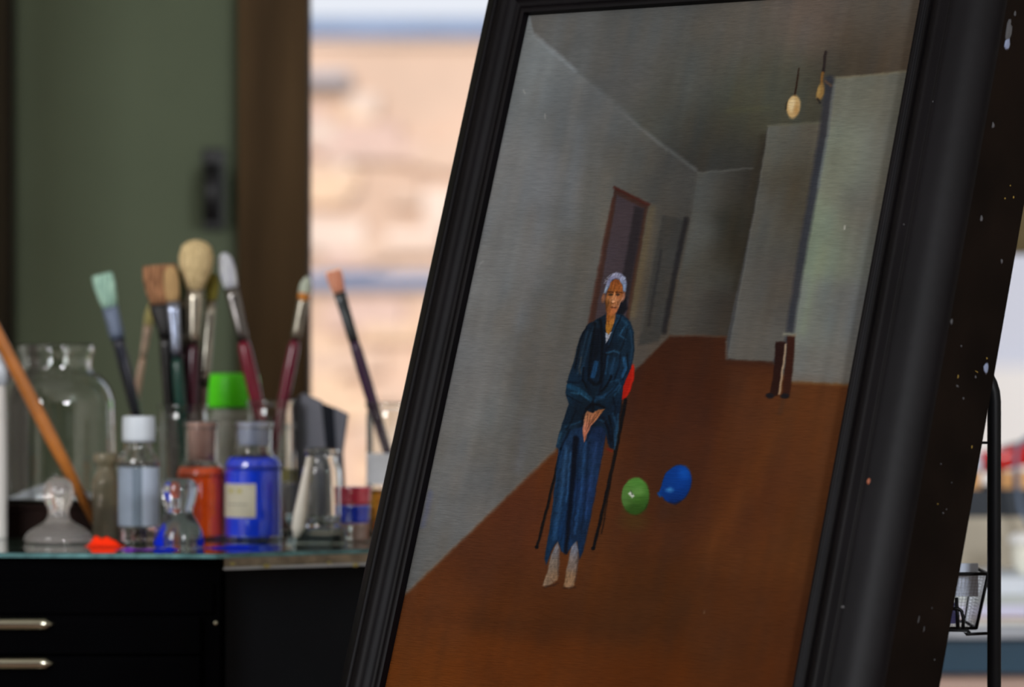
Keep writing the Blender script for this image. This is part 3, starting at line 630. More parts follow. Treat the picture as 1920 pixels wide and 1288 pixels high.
# ------------------------------------------------------------------ work table: cabinet, board, glass slab
HT = 1580.0                                                  # table top: photo row = 644 + HT / Y
ZT = CAMZ-HT/F
def Yof(row): return HT/(row-644)
black_metal = M('black_enamelled_metal', (2, 2, 3), .5, spec=.015, var=.15, scale=20)
side_metal = M('charcoal_side_panel', (20, 23, 27), .6, spec=.1, var=.1, scale=15)
chrome = M('polished_steel', (170, 168, 150), .22, metal=1, var=.05)
cab = thing('drawer_cabinet', 'black metal drawer cabinet with steel bar handles under the glass slab', 'cabinet')
YC = 4.035
zc1 = ZT-.0058
xa, xb = PX(-560, YC), PX(414, YC)
box('body', xa, xb, YC+.004, 4.86, .06, zc1, black_metal, cab, bevel=.0015)
box('plinth', xa+.02, xb-.02, YC+.04, 4.84, 0, .0595, black_metal, cab)
dtops = [1155+73.5*k for k in range(12)]
zy = lambda r_: P(0, r_, YC).z
for k, r0 in enumerate(dtops):
    z1, z0 = zy(r0+2), zy(r0+71)
    if z0 < .07: break
    dwr = box('drawer', xa+.03, PX(376, YC), YC-.004, YC+.0035, z0, z1, black_metal, cab, bevel=.0012)
    hz = zy(r0+14); hw = .0072; x0h, x1h = PX(-240, YC), PX(104, YC)
    # half-round bar handle with rounded ends
    v = []; f = []; nx_ = 20; ns = 10
    for i in range(nx_+1):
        u_ = i/nx_; x = x0h+(x1h-x0h)*u_; e = min(x-x0h, x1h-x)/.007; rr = hw*math.sqrt(max(0.02, 1-(1-min(e, 1))**2))
        for k2 in range(ns+1):
            an = -math.pi/2+math.pi*k2/ns; v.append((x, YC-.0042-.010*(rr/hw)*math.cos(an), hz+rr*math.sin(an)))
    for i in range(nx_):
        for k2 in range(ns): f.append((i*(ns+1)+k2, i*(ns+1)+k2+1, (i+1)*(ns+1)+k2+1, (i+1)*(ns+1)+k2))
        f.append((i*(ns+1), (i+1)*(ns+1), (i+1)*(ns+1)+ns, i*(ns+1)+ns))
    f += [tuple(range(ns+1)), tuple(range(nx_*(ns+1), nx_*(ns+1)+ns+1))]
    obj('handle', v, f, chrome, dwr, smooth=True)
box('apron', xa+.012, PX(400, YC), YC, YC+.0035, zy(1150), zy(1092), black_metal, cab, bevel=.001)
tube('screw', [(PX(404, YC), YC-.001, zy(1168)), (PX(404, YC), YC+.006, zy(1168))], .0022, chrome, cab)
# lower side unit with an edged board
zb1 = ZT-.0058; zb0 = zb1-22*4.05/F
bd = thing('side_table', 'charcoal panelled side table with a chipped wooden top board beside the black cabinet', 'table')
board = M('chipped_painted_board', (176, 156, 134), .35, var=.3, scale=60, bump=.3, coat=.3)
X0 = PX(417, 4.03); XR_ = PX(800, 4.16)
prism('top_board', [(X0, 4.05), (XR_, 4.17), (XR_, 4.86), (X0, 4.86)], zb0, zb1, board, bd, bevel=.001)
prism('side_panel', [(X0+.001, 4.06), (XR_-.02, 4.18), (XR_-.02, 4.84), (X0+.001, 4.84)], 0, zb0-.0005, side_metal, bd)
prism('metal_edging', [(X0, 4.046), (XR_, 4.166), (XR_, 4.1695), (X0, 4.0495)], zb0-.001, zb0+.0018, M('dull_zinc', (196, 202, 210), .35, metal=.6), bd)
chipm = M('dried_ochre_chip', (212, 196, 120), .6)
for px_, r_, sz in ((500, 1061, .0032), (666, 1059, .003), (436, 1057, .0025), (617, 1055, .0022)):
    Yp = 4.046+(PX(px_, 4.1)-X0)/(XR_-X0)*.12-.001; c_ = P(px_, r_, Yp); v = []
    for an in np.linspace(0, 2*math.pi, 8)[:-1]: v.append((c_.x+sz*1.3*math.cos(an), c_.y, c_.z+sz*.7*math.sin(an)))
    v += [(c_.x+(x-c_.x)*.6, c_.y-.0012, c_.z+(z-c_.z)*.6) for x, y, z in v[:7]]
    obj('paint_chip', v, [(j, (j+1) % 7, 7+(j+1) % 7, 7+j) for j in range(7)]+[tuple(range(7, 14)), tuple(range(7))], chipm, bd)
box('bounce_sheet', xa+.004, PX(405, 4.035), 4.042, 4.82, ZT-.00565, ZT-.00535, M('grey_bounce_paper', (168, 166, 160), .8, var=.08, scale=12), cab)  # pale sheet added under the slab to brighten the glassware by bounce
slab_g = M('green_edged_glass', (206, 232, 224), .02, trans=1, ior=1.5, var=.02)
sl = prism('glass_slab', [(PX(-540, 4.05), 4.055), (PX(404, 4.01), 4.012), (PX(790, 4.15), 4.145), (PX(790, 4.15), 4.85), (PX(-540, 4.05), 4.85)], ZT-.0052, ZT, slab_g, bevel=.0006)
prism('ground_edge', [(PX(-540, 4.05), 4.0535), (PX(404, 4.01)+.0008, 4.0105), (PX(790, 4.15), 4.1435), (PX(790, 4.15), 4.1447), (PX(404, 4.01), 4.0118), (PX(-540, 4.05), 4.0547)], ZT-.0050, ZT-.0004, M('ground_green_glass_edge', (96, 142, 144), .25, trans=.3, var=.3, scale=60), sl)
tag(sl, 'thick green edged glass slab lying across the top of the black cabinet', 'glass slab')

clear = glass(); clear2 = M('frosty_clear_glass', (238, 244, 244), .06, trans=1, ior=1.5, var=.02, scale=20)
def place(px, row, r_px):
    """centre of a round base whose nearest point shows at the given row."""
    Yf = Yof(row); r = r_px*Yf/F; Y = Yf+r; return PX(px, Y), Y, r_px*Y/F
def K(Y): return Y/F                                         # metres per photo pixel at depth Y

# two glass mullers
def muller(px, row, rb, top, name, label, mat, stain=None):
    x, y, r = place(px, row, rb); k = K(y); H = (row-1.0-top)*k; t = thing(name, label, 'muller', (x, y, ZT))
    R = r
    if rb > 55:
        pr = [(0, 0), (R*.93, 0), (R*.93, 0), (R, H*.03), (R, H*.03), (R*.985, H*.10), (R*.83, H*.20), (R*.52, H*.29), (R*.36, H*.36), (R*.30, H*.45), (R*.31, H*.52), (R*.38, H*.60), (R*.44, H*.72), (R*.44, H*.82), (R*.36, H*.93), (R*.20, H*.985), (0, H)]
    else:
        pr = [(0, 0), (R*.95, 0), (R*.95, 0), (R, H*.03), (R, H*.12), (R*.93, H*.24), (R*.76, H*.36), (R*.60, H*.46), (R*.56, H*.50), (R*.56, H*.56), (R*.66, H*.66), (R*.74, H*.78), (R*.74, H*.86), (R*.64, H*.95), (R*.40, H), (0, H)]
    lathe('body', smooth_prof(pr, 4), mat, t, seg=56)
    return t, x, y, R, H
muller(110, 1021, 64, 897, 'glass_muller', 'large clear glass muller with wide foot at left of the slab', M('ground_glass', (252, 244, 238), .02, trans=.84, var=.03))
blueglass = clear
t, mx, my, mr_, mh = muller(336, 1029, 46, 898, 'glass_muller', 'small glass muller with blue pigment on its foot beside the red bottle', M('pale_glass', (244, 247, 252), .02, trans=.97, var=.02))
blue_c = M('ultramarine_behind_glass', (0, 62, 240), .4, crough=.02, cior=1.9, var=.2, scale=30, spec=.3, coat=1)
red_c = M('vermilion_behind_glass', (255, 84, 0), .4, crough=.02, cior=1.7, var=.15, scale=45, spec=.3, coat=1)
blue_p = M('ultramarine_pigment', (0, 40, 215), .85, var=.15, scale=300, bump=.5, bscale=900, spec=.2)
red_p = M('vermilion_pigment', (255, 48, 4), .85, var=.12, scale=300, bump=.5, bscale=900, spec=.2)
# blue pigment ring clinging to the lower body
pr = [(mr_*1.005, mh*.02), (mr_*1.012, mh*.12), (mr_*.945, mh*.24), (mr_*.775, mh*.36)]
v, f = [], []
sg = 40; sa, sb = math.radians(100), math.radians(440)
for i in range(sg+1):
    a = sa+(sb-sa)*i/sg
    for j, (r, z) in enumerate(pr):
        hcap = .65+.35*math.sin(5*a+1)
        v.append((r*math.cos(a)*1.004, r*math.sin(a)*1.004, z*(hcap if j > 1 else 1)))
for i in range(sg):
    # pigment on the back and left side; the front stays clear
    mid = sa+(sb-sa)*(i+.5)/sg
    if math.radians(235) < (mid % (2*math.pi)) < math.radians(318): continue
    for j in range(3): f.append((i*4+j, i*4+j+1, (i+1)*4+j+1, (i+1)*4+j))
obj('pigment_film', v, f, blue_p, t, smooth=True)
# powder heaps
def heap(name, px, row, wpx, hpx, mat, label, seed=0, dp=.03):
    rnd = random.Random(seed); Y = Yof(row)+dp/2; k = K(Y); rx = wpx*k/2; hh = hpx*k; v = []; f = []; n1, n2 = 34, 10
    v.append((0, 0, hh))
    bumps = [(rnd.uniform(-.75, .75), rnd.uniform(-.5, .5), rnd.uniform(.5, 1)) for _ in range(7)]
    for j in range(1, n2+1):
        q = j/n2
        for i in range(n1):
            a = 2*math.pi*i/n1; ed = 1+.16*math.sin(3*a+seed)+.1*math.sin(7*a+2*seed)
            x, y = q*ed*math.cos(a), q*ed*math.sin(a)
            z = sum(h_*math.exp(-((x-bx_)**2+(y-by_)**2)/.07) for bx_, by_, h_ in bumps)*.7*(1-q**3)+.12*(1-q)
            v.append((x*rx, y*dp/2, max(z*hh, 0) if j < n2 else 0.0))
    v[0] = (0, 0, v[1][2])
    for i in range(n1): f.append((0, 1+i, 1+(i+1) % n1))
    for j in range(n2-1):
        for i in range(n1):
            a_ = 1+j*n1; f.append((a_+i, a_+n1+i, a_+n1+(i+1) % n1, a_+(i+1) % n1))
    f.append(tuple(range(1+(n2-1)*n1, 1+n2*n1)))
    o = obj(name, v, f, mat, smooth=True, loc=(PX(px, Y), Y, ZT+.0003)); tag(o, label, 'pigment', kind='stuff'); return o
heap('red_pigment_heap', 197, 1026, 76, 18, red_p, 'loose heap of bright orange red pigment powder on the glass slab', 3, .03)
heap('blue_pigment_smear', 312, 1033, 50, 5, blue_p, 'blue pigment powder smeared in front of the small muller', 5, .03)
heap('blue_pigment_smear', 432, 1029, 100, 6, blue_p, 'thin trail of blue pigment powder right of the small muller', 9, .03)
heap('violet_pigment_smear', 260, 1032, 80, 4, M('violet_pigment', (110, 40, 170), .85), 'thin violet pigment smear under the white capped bottle', 4, .02)

# stoppered pigment bottles
cream = M('cream_paper_label', (208, 202, 180), .8, var=.05, scale=40)
def label_patch(name, R, a0, a1, z0, z1, mat, parent, off=.0009, seg=14):
    v = []; f = []
    for i in range(seg+1):
        a = a0+(a1-a0)*i/seg
        for rr in (R+off*.2, R+off): v += [(rr*math.cos(a), rr*math.sin(a), z0), (rr*math.cos(a), rr*math.sin(a), z1)]
    for i in range(seg):
        b_ = 4*i; c_ = b_+4
        f += [(b_, b_+1, c_+1, c_), (b_+2, c_+2, c_+3, b_+3), (b_+1, b_+3, c_+3, c_+1), (b_, c_, c_+2, b_+2)]
    f += [(0, 2, 3, 1), (4*seg, 4*seg+1, 4*seg+3, 4*seg+2)]
    return obj(name, v, f, mat, parent, smooth=False)
def pix_angle(R_px, dx): return -math.pi/2+math.asin(max(-1, min(1, dx/R_px)))
def pigment_bottle(px, row, rb, top, shoulder, neck_r, name, label, cat, pig, neckmat, fill_top):
    x, y, R = place(px, row, rb); k = K(y); t = thing(name, label, cat, (x, y, ZT))
    H = (row-1-top)*k; hs = (row-1-shoulder)*k; nr = neck_r*k
    outer = [(0, 0), (R*.94, 0), (R*.94, 0), (R, R*.07), (R, R*.2), (R, hs*.82), (R, hs*.86), (R*.93, hs*.95), (R*.74, hs*1.015), (nr, hs*1.06), (nr, hs*1.12), (nr, H*.94), (nr, H*.95), (nr*1.1, H*.965), (nr*1.1, H)]
    outer = smooth_prof(outer, 3)
    ft = (row-1-fill_top)*k
    vessel('glass_body', outer, .0016, neckmat, t)
    fp = [(0, .0002), (R*.94, .0002)]+[(r+.0003, z) for r, z in outer if .0004 < z < ft]
    nk = min((abs(z-ft), r) for r, z in outer)[1]
    fp += [(nk+.0003, ft), (nk-.0004, ft)]+[(r-.0012, z) for r, z in outer[::-1] if .003 < z < ft-.0005]+[(0, .003)]
    lathe('pigment', fp, pig, t)
    return t, x, y, R, H, nr, k
t, x, y, R, H, nr, k = pigment_bottle(475, 1014, 52, 793, 856, 35, 'pigment_bottle', 'round glass bottle filled with bright blue pigment with a cream paper label', 'bottle', blue_c, clear, 858)
tb = label_patch('paper_label', R, pix_angle(52, -51), pix_angle(52, 8), (1013-970)*k, (1013-907)*k, cream, t)
for i, (z_, a_, c_) in enumerate((((1013-924)*k, -38, (190, 180, 90)), ((1013-924)*k, -22, (196, 186, 96)), ((1013-946)*k, -30, (120, 120, 112)))):
    label_patch('print_mark', R+.0009, pix_angle(52, a_-4 if i < 2 else -44), pix_angle(52, a_+4 if i < 2 else -8), z_, z_+(.004 if i < 2 else .0008), M('label_print_%d' % i, c_, .8), tb, off=.0002, seg=6)
# frosted stopper neck filling
lathe('stopper', smooth_prof([(0, H*.80), (nr*.80, H*.80), (nr*.80, H*.80), (nr*.86, H*.93), (nr*.86, H*.985), (nr*.7, H*1.0), (0, H*1.0)], 3), M('frosted_blue_glass', (214, 222, 255), .45, trans=.3, ior=1.4, var=.03), t)
t, x, y, R, H, nr, k = pigment_bottle(378, 1012, 45, 793, 872, 31, 'pigment_bottle', 'round glass bottle filled with orange red pigment behind the small muller', 'bottle', red_c, clear, 876)
lathe('stopper', smooth_prof([(0, H*.66), (nr*.80, H*.66), (nr*.80, H*.66), (nr*.86, H*.93), (nr*.86, H*.985), (nr*.7, H), (0, H)], 3), M('frosted_pink_glass', (255, 200, 186), .45, trans=.3, ior=1.4, var=.04), t)

# white capped clear bottle with a grey-white label
x, y, R = place(260, 1020, 38); k = K(y); t = thing('screw_cap_bottle', 'clear glass bottle with white screw cap and pale blank label between the mullers', 'bottle', (x, y, ZT))
z = lambda r_: (1019-r_)*k
vessel('glass_body', smooth_prof([(0, 0), (R*.93, 0), (R*.93, 0), (R, R*.1), (R, z(878)), (R, z(872)), (R*.92, z(858)), (R*.70, z(846)), (R*.62, z(840)), (R*.62, z(830))], 3), .0014, clear, t)
wl = M('white_paper_label', (180, 192, 210), .7, var=.03); gl = M('grey_label_band', (108, 122, 136), .7, var=.04)
label_patch('paper_label', R, pix_angle(38, -36), pix_angle(38, 37.5), z(986), z(876), wl, t, seg=18)
label_patch('label_band', R+.0006, pix_angle(38, -8), pix_angle(38, 10), z(986), z(876), gl, t, off=.0003)
label_patch('label_band', R+.0006, pix_angle(38, -36), pix_angle(38, -8), z(986), z(876), M('grey_label_side', (140, 152, 168), .7), t, off=.0003)
cap_m = M('white_cap_plastic', (202, 210, 218), .4, var=.02)
lathe('cap', smooth_prof([(0, z(829)), (30.5*k, z(829)), (30.5*k, z(829)), (31*k, z(800)), (30*k, z(784)), (27*k, z(781)), (0, z(781))], 3), cap_m, t)
lathe('clear_liquid', [(0, .003), (R-.0022, .003), (R-.0022, z(990)), (0, z(990))], M('pinkish_liquid', (220, 190, 190), .0, trans=1, ior=1.33), t)

# small dull olive bottle with a rolled rim
x, y, R = place(199, 1013, 26); k = K(y); z = lambda r_: (1012-r_)*k
t = thing('ribbed_bottle', 'small olive brown glass bottle with rolled rim beside the white capped bottle', 'bottle', (x, y, ZT))
oliveg = M('olive_brown_glass', (206, 198, 174), .04, trans=.82, ior=1.45, var=.15, scale=25)
vessel('body', smooth_prof([(0, 0), (R*.9, 0), (R*.9, 0), (R, R*.12), (R, z(915)), (R*.95, z(900)), (R*.72, z(886)), (R*.62, z(880)), (R*.66, z(872)), (R*.9, z(866)), (R*.93, z(856)), (R*.86, z(850))], 3), .0014, oliveg, t)
lathe('dregs', [(0, .003), (R-.003, .003), (R-.003, z(950)), (0, z(950))], M('brown_dregs', (84, 60, 40), .6), t)

# dark box carrying the wide jar
Yd0 = Yof(1008); kd = K(Yd0)
dbm = M('dark_red_brown_box', (24, 11, 7), .6, spec=.08, var=.2, scale=12)
t = thing('wooden_box', 'low dark red brown wooden box carrying the wide glass jar at the left edge', 'box')
bxz = ZT+(1008-946)*kd
bxl, bxr = PX(-190, Yd0), PX(172, Yd0)
box('body', bxl, bxr, Yd0, Yd0+.16, ZT, bxz-.006, dbm, t, bevel=.001); box('lid', bxl-.002, bxr+.002, Yd0-.002, Yd0+.162, bxz-.0055, bxz, dbm, t, bevel=.0015)
Yj = Yd0+.080; k = K(Yj); R = 112*k
t = thing('wide_jar', 'wide clear glass storage jar standing on the dark wooden box', 'jar', (PX(105, Yj), Yj, bxz))
zb_ = CAMZ-bxz; z = lambda r_: (CAMZ-(r_-644)*k)-bxz
R = min(R, .074)
R = 110*k
vessel('glass_body', smooth_prof([(0, 0), (R*.92, 0), (R*.92, 0), (R, R*.08), (R, z(775)), (R*.985, z(748)), (R*.90, z(722)), (R*.76, z(704)), (R*.61, z(694)), (R*.60, z(680)), (R*.61, z(668)), (R*.645, z(660)), (R*.645, z(646))], 3), .0021, clear, t, seg=56)
wp = M('crumpled_white_paper', (220, 226, 238), .8, var=.04)
pv = []; rnd = random.Random(2); pf = []
n1 = 16
for j in range(6):
    for i in range(n1):
        a = 2*math.pi*i/n1; q = 1-j/5.5; rr = R*.82*q*(1+rnd.uniform(-.1, .1)); pv.append((rr*math.cos(a), rr*math.sin(a), .006+ j*.004*(1+rnd.uniform(-.3, .3))))
for j in range(5):
    for i in range(n1): pf.append((j*n1+i, j*n1+(i+1) % n1, (j+1)*n1+(i+1) % n1, (j+1)*n1+i))
pf += [tuple(range(n1)), tuple(range(5*n1, 6*n1))]
obj('crumpled_paper', pv, pf, wp, t)

# white round headed plastic bottle cut by the left edge
Yw = Yof(1000)-.01; k = K(Yw)
Yw = 4.24; k = K(Yw); z = lambda r_: (CAMZ-(r_-644)*k)-ZT
t = thing('dropper_bottle', 'white plastic bottle with a rounded bulb top cut by the left picture edge', 'bottle', (PX(-10, Yw), Yw, ZT))
xx, r_ = 0, 0
Yw2 = Yd0-.025
k = K(Yw2); z = lambda r_: (CAMZ-(r_-644)*k)-ZT; t.location = (PX(-9, Yw2), Yw2, ZT)
lathe('bulb', smooth_prof([(0, z(722)), (20*k, z(722)), (30*k, z(712)), (38*k, z(698)), (38*k, z(684)), (30*k, z(668)), (16*k, z(661)), (0, z(659))], 4), cap_m, t)
lathe('body', smooth_prof([(0, 0), (20*k, 0), (20*k, 0), (22*k, .003), (22*k, z(900)), (20*k, z(740)), (16*k, z(723)), (0, z(723))], 3), M('milky_plastic', (214, 210, 204), .4, var=.03), t)

# ------------------------------------------------------------------ brushes
def brush(label, top, bot, Y, bottom_Y, bl, bw, shape, bcol, fl, fw, fcol, hw, hcol, depth_ratio=1, hend=.35, bcol2=None, ring=True, group=None, fprof=None, name='paint_brush', fmetal=1, tipw=1.0, frough=.25, taper=1.0):
    """top, bot: photo points of the bristle tip and of the handle end; lengths and widths in photo pixels."""
    A = P(top[0], top[1], Y); B = P(bot[0], bot[1], bottom_Y); B.z = max(B.z, ZT+.0035); k = K(Y)
    d = (B-A); Ln = d.length; d.normalize(); t = thing(name, label, 'brush', B, group=group)
    at_ = lambda q: A+d*q-B
    b_l, f_l = bl*k, fl*k; fw_, bw_ = fw*k, bw*k
    hm = M('handle_%d_%d_%d' % hcol, hcol, .25, var=.06, coat=.6); fm = M('ferrule_%d_%d_%d' % fcol, fcol, frough, metal=fmetal, var=.12, scale=60)
    bm_ = M('bristle_%d_%d_%d' % bcol, bcol, .9, var=.18, scale=40, stretch=(12, 12, 1), bump=.7, bscale=120, col2=bcol2)
    cam_dir = Vector((0, 1, 0))
    # bristles
    if shape == 'flat': pr = [(0, .44), (.04, .50), (.35, .51), (.7, .44), (1, .34)]; fl_ = .35
    elif shape == 'mop': pr = [(0, .10), (.03, .26), (.12, .42), (.32, .50), (.55, .48), (.78, .34), (1, .22)]; fl_ = .75
    elif shape == 'filbert': pr = [(0, .10), (.06, .28), (.2, .44), (.45, .50), (.75, .46), (1, .38)]; fl_ = .45
    else: pr = [(0, .05), (.1, .24), (.3, .42), (.55, .50), (.8, .48), (1, .40)]; fl_ = .9
    P_ = [at_(q*b_l) for q, r in pr]; rad = [r*bw_ for q, r in pr]
    bo = tube('bristles', P_, 0, bm_, t, seg=20, radii=rad, flat=fl_, fdir=cam_dir)
    if shape in ('flat', 'mop', 'filbert'):        # loose hairs give the tip a broken edge
        hv, hf = [], []; rnd = random.Random(int(top[0]))
        side = d.cross(cam_dir).normalized()
        for i in range(60):
            u_ = rnd.uniform(-.46, .46)*bw_*(1 if shape == 'flat' else .7); dd = rnd.uniform(-.3, .3)*bw_*fl_
            base = at_(b_l*.5)+side*u_*.9+cam_dir*dd; tip = at_(-rnd.uniform(0, .05)*b_l+(0 if shape == 'flat' else (abs(u_)/(bw_*.5))**2*b_l*.25))+side*u_*1.02+cam_dir*dd*.9
            o0 = len(hv); e = side*.00035
            hv += [base-e, base+e, tip+cam_dir*.0002, tip]; hf += [(o0, o0+1, o0+2), (o0, o0+1, o0+3), (o0, o0+2, o0+3), (o0+1, o0+2, o0+3)]
        ho = obj('hair_ends', hv, hf, bm_, bo); ho['kind'] = 'stuff'
    # ferrule
    q0, q1 = b_l*.96, b_l+f_l; f0 = pr[-1][1]*bw_*1.12
    fs = [(0, f0, fl_), (.18, f0*.98, fl_), (.5, (f0+fw_*.5)*.5, (fl_+1)/2), (.80, fw_*.52, 1), (1, fw_*.5, 1)]
    tube('ferrule', [at_(q0+(q1-q0)*a) for a, r, ff in fs], 0, fm, t, seg=20, radii=[r for a, r, ff in fs], flat=[ff for a, r, ff in fs], fdir=cam_dir)
    if ring:
        for a in (.80, .88): 
            q = q0+(q1-q0)*a; tube('ferrule_crimp', [at_(q-.0007), at_(q), at_(q+.0007)], 0, fm, t, seg=20, radii=[fw_*.5, fw_*.575, fw_*.5])
    hl = Ln-q1
    hs = [(0, fw_*.46), (.04, hw*k*.47), (.16, hw*k*.5), (.32, hw*k*.47), (.6, hw*k*.36), (.9, hw*k*.26*(1 if taper else 1)), (1, hw*k*.14)]
    tube('handle', [at_(q1-.002*k+hl*a) for a, r in hs], 0, hm, t, seg=16, radii=[r for a, r in hs])
    return t
GR = 'paint brushes standing in glass jars'
def jar(px, row, rb, top, name, label, wall=.0015, mat=None, lip=True):
    x, y, R = place(px, row, rb); k = K(y); H = (row-1-top)*k
    t = thing(name, label, 'jar', (x, y, ZT))
    pr = [(0, 0), (R*.92, 0), (R*.92, 0), (R, R*.1), (R, H*.8), (R, H*.9)]+([(R*.97, H*.95), (R*1.05, H*.985), (R*1.04, H)] if lip else [(R, H)])
    vessel('glass_body', smooth_prof(pr, 3), wall, mat or clear, t)
    return t, x, y, R, H
t1_, x1_, y1_, R1_, H1_ = jar(343, 1003, 45, 760, 'brush_jar', 'tall glass jar behind the red bottle crowded with brushes')
t2_, x2_, y2_, R2_, H2_ = jar(508, 1001, 44, 752, 'brush_jar', 'tall glass jar behind the blue bottle holding two maroon brushes')
t3_, x3_, y3_, R3_, H3_ = jar(737, 1003, 50, 757, 'brush_jar', 'glass jar half hidden by the picture frame with one purple handled brush')
t4_, x4_, y4_, R4_, H4_ = jar(287, 996, 37, 800, 'brush_jar', 'glass jar behind the white capped bottle with one teal tipped brush')
t5_, x5_, y5_, R5_, H5_ = jar(222, 987, 29, 850, 'brush_jar', 'small glass jar behind the olive bottle with one slim pale brush')
lathe('cloudy_water', [(0, .003), (R3_-.003, .003), (R3_-.003, H3_*.30), (R3_-.003, H3_*.34), (0, H3_*.34)], M('amber_brush_water', (214, 140, 44), .05, trans=.6, ior=1.33, var=.1), t3_)
label_patch('paper_label', R3_, pix_angle(50, -48), pix_angle(50, 12), H3_*.38, H3_*.62, M('grey_white_label', (206, 208, 212), .7), t3_)
yb = y1_
brush('broad flat brush with brown bristles and black handle in the crowded jar', (299, 497), (336, 996), yb-.006, yb-.004, 76, 64, 'flat', (182, 130, 92), 60, 24, (24, 22, 22), 25, (14, 13, 14), group=GR, bcol2=(104, 70, 46), fmetal=0, frough=.5, ring=False)
brush('round cream mop brush, tallest in the crowded jar', (369, 450), (352, 996), yb+.006, yb+.002, 96, 66, 'mop', (238, 214, 164), 100, 24, (196, 188, 172), 27, (70, 22, 40), group=GR, bcol2=(204, 178, 126))
brush('dark green handled brush with silver ferrule in the crowded jar', (319, 498), (356, 996), yb-.013, yb-.012, 70, 30, 'filbert', (196, 160, 110), 104, 20, (150, 158, 178), 24, (10, 62, 52), group=GR)
brush('olive bristled brush behind the cream mop brush', (345, 498), (346, 996), yb+.016, yb+.012, 66, 36, 'filbert', (104, 112, 80), 94, 20, (120, 116, 104), 22, (56, 22, 34), group=GR)
brush('brush with yellow green bristles and long silver ferrule in the crowded jar', (400, 512), (358, 996), yb+.020, yb+.010, 54, 26, 'filbert', (124, 116, 44), 160, 20, (172, 168, 156), 20, (92, 70, 60), group=GR)
brush('thin bare brown handle leaning at the left of the crowded jar', (318, 560), (318, 996), yb+.010, yb+.006, 14, 14, 'round', (110, 84, 60), 60, 12, (110, 90, 70), 20, (98, 62, 40), group=GR, ring=False)
yb = y2_
brush('crimson handled brush with blue white bristles leaning left', (419, 474), (535, 994), yb-.006, yb-.012, 70, 32, 'filbert', (228, 234, 255), 100, 22, (130, 126, 124), 27, (124, 18, 46), group=GR, bcol2=(200, 204, 226))
brush('maroon handled brush with white and orange bristles leaning right', (577, 518), (484, 994), yb+.002, yb+.004, 40, 24, 'round', (214, 224, 208), 82, 18, (170, 164, 150), 24, (112, 24, 50), group=GR, bcol2=(190, 200, 180))
bq = P(573, 566, yb+.002)
yb = y3_
brush('purple handled brush with salmon pink bristles beside the picture frame', (624, 508), (771, 996), yb-.004, yb-.006, 44, 30, 'flat', (250, 170, 140), 94, 20, (74, 78, 80), 23, (62, 34, 66), group=GR, bcol2=(236, 150, 118), fmetal=.6)
brush('navy handled brush with pale teal bristles leaning left', (191, 514), (308, 990), y4_, y4_-.002, 66, 40, 'flat', (186, 222, 200), 58, 28, (104, 116, 138), 24, (20, 24, 44), group=GR, bcol2=(120, 164, 150), fmetal=.2, frough=.5, ring=False)
brush('slim pale brush with yellowish tip behind the white capped bottle', (285, 566), (216, 982), y5_+.002, y5_+.002, 46, 18, 'round', (196, 184, 120), 60, 12, (186, 160, 140), 14, (190, 156, 132), group=GR, fmetal=.2)
# orange paint left on the root of the white bristles
d_ = (P(484, 994, y2_)-P(577, 518, y2_)).normalized(); A_ = P(577, 518, y2_+.002)
ot = tube('paint_blob', [A_+d_*(q*K(y2_)) for q in (27, 33, 42, 50)], 0, M('orange_oil_paint', (226, 142, 52), .4), None, radii=[.0035, .0068, .0068, .005], seg=16)
tag(ot, 'orange paint around the root of the white bristles', None); 
for o in bpy.data.objects:
    if o.get('label', '').startswith('maroon handled brush'): ot.parent = o; ot.matrix_parent_inverse = Matrix.Translation(-o.location); break
del ot['label']

# long wooden stick leaning across the wide jar
t = thing('wooden_stick', 'long orange brown wooden stick slanting across the wide glass jar', 'stick')
a_, b_ = P(-130, 385, Yd0-.085), P(190, 1004, Yd0-.012); b_.z = ZT+.004
o_ = tube('shaft', [a_-a_, (a_+(b_-a_)*.3)-a_, (a_+(b_-a_)*.7)-a_, b_-a_], 0, M('orange_brown_varnished_wood', (172, 104, 44), .35, var=.2, scale=20, coat=.4), t, radii=[.0052, .0072, .0078, .0045], seg=20)
t.location = a_

# green lidded tub
x, y, R = place(438, 992, 50); k = K(y); z = lambda r_: (991-r_)*k
t = thing('green_lid_jar', 'plastic jar with a bright green screw lid behind the blue bottle', 'jar', (x, y, ZT))
vessel('body', smooth_prof([(0, 0), (R*.88, 0), (R*.88, 0), (R*.92, R*.1), (R*.92, z(800)), (R*.88, z(784)), (R*.80, z(775)), (R*.80, z(766))], 3), .0015, M('cloudy_white_plastic', (226, 226, 214), .3, trans=.6, ior=1.4, var=.08), t)
lathe('amber_medium', [(0, .004), (R*.84, .004), (R*.84, z(828)), (0, z(828))], M('amber_medium', (222, 190, 120), .1, trans=.4, ior=1.4), t)
lathe('lid', smooth_prof([(0, z(765)), (R*.98, z(765)), (R*.98, z(765)), (R*1.0, z(745)), (R*.99, z(722)), (R*.93, z(706)), (R*.80, z(702)), (0, z(701))], 3), M('bright_green_plastic', (96, 255, 24), .4, var=.05), t, seg=60)

# yellow banded bottle behind the blue one
x, y, R = place(540, 996, 22); k = K(y); z = lambda r_: (995-r_)*k
t = thing('banded_bottle', 'slim glass bottle with a yellow band over a pale label right of the blue bottle', 'bottle', (x, y, ZT))
vessel('glass_body', smooth_prof([(0, 0), (R*.92, 0), (R*.92, 0), (R, R*.1), (R, z(880)), (R*.9, z(862)), (R*.55, z(846)), (R*.5, z(836)), (R*.5, z(806)), (R*.6, z(802)), (R*.6, z(796))], 3), .0013, clear2, t)
label_patch('yellow_band', R, pix_angle(22, -21), pix_angle(22, 21), z(903), z(878), M('yellow_label', (222, 204, 30), .6), t)
label_patch('paper_label', R, pix_angle(22, -21), pix_angle(22, 21), z(962), z(904), M('lilac_white_label', (196, 198, 214), .7), t)

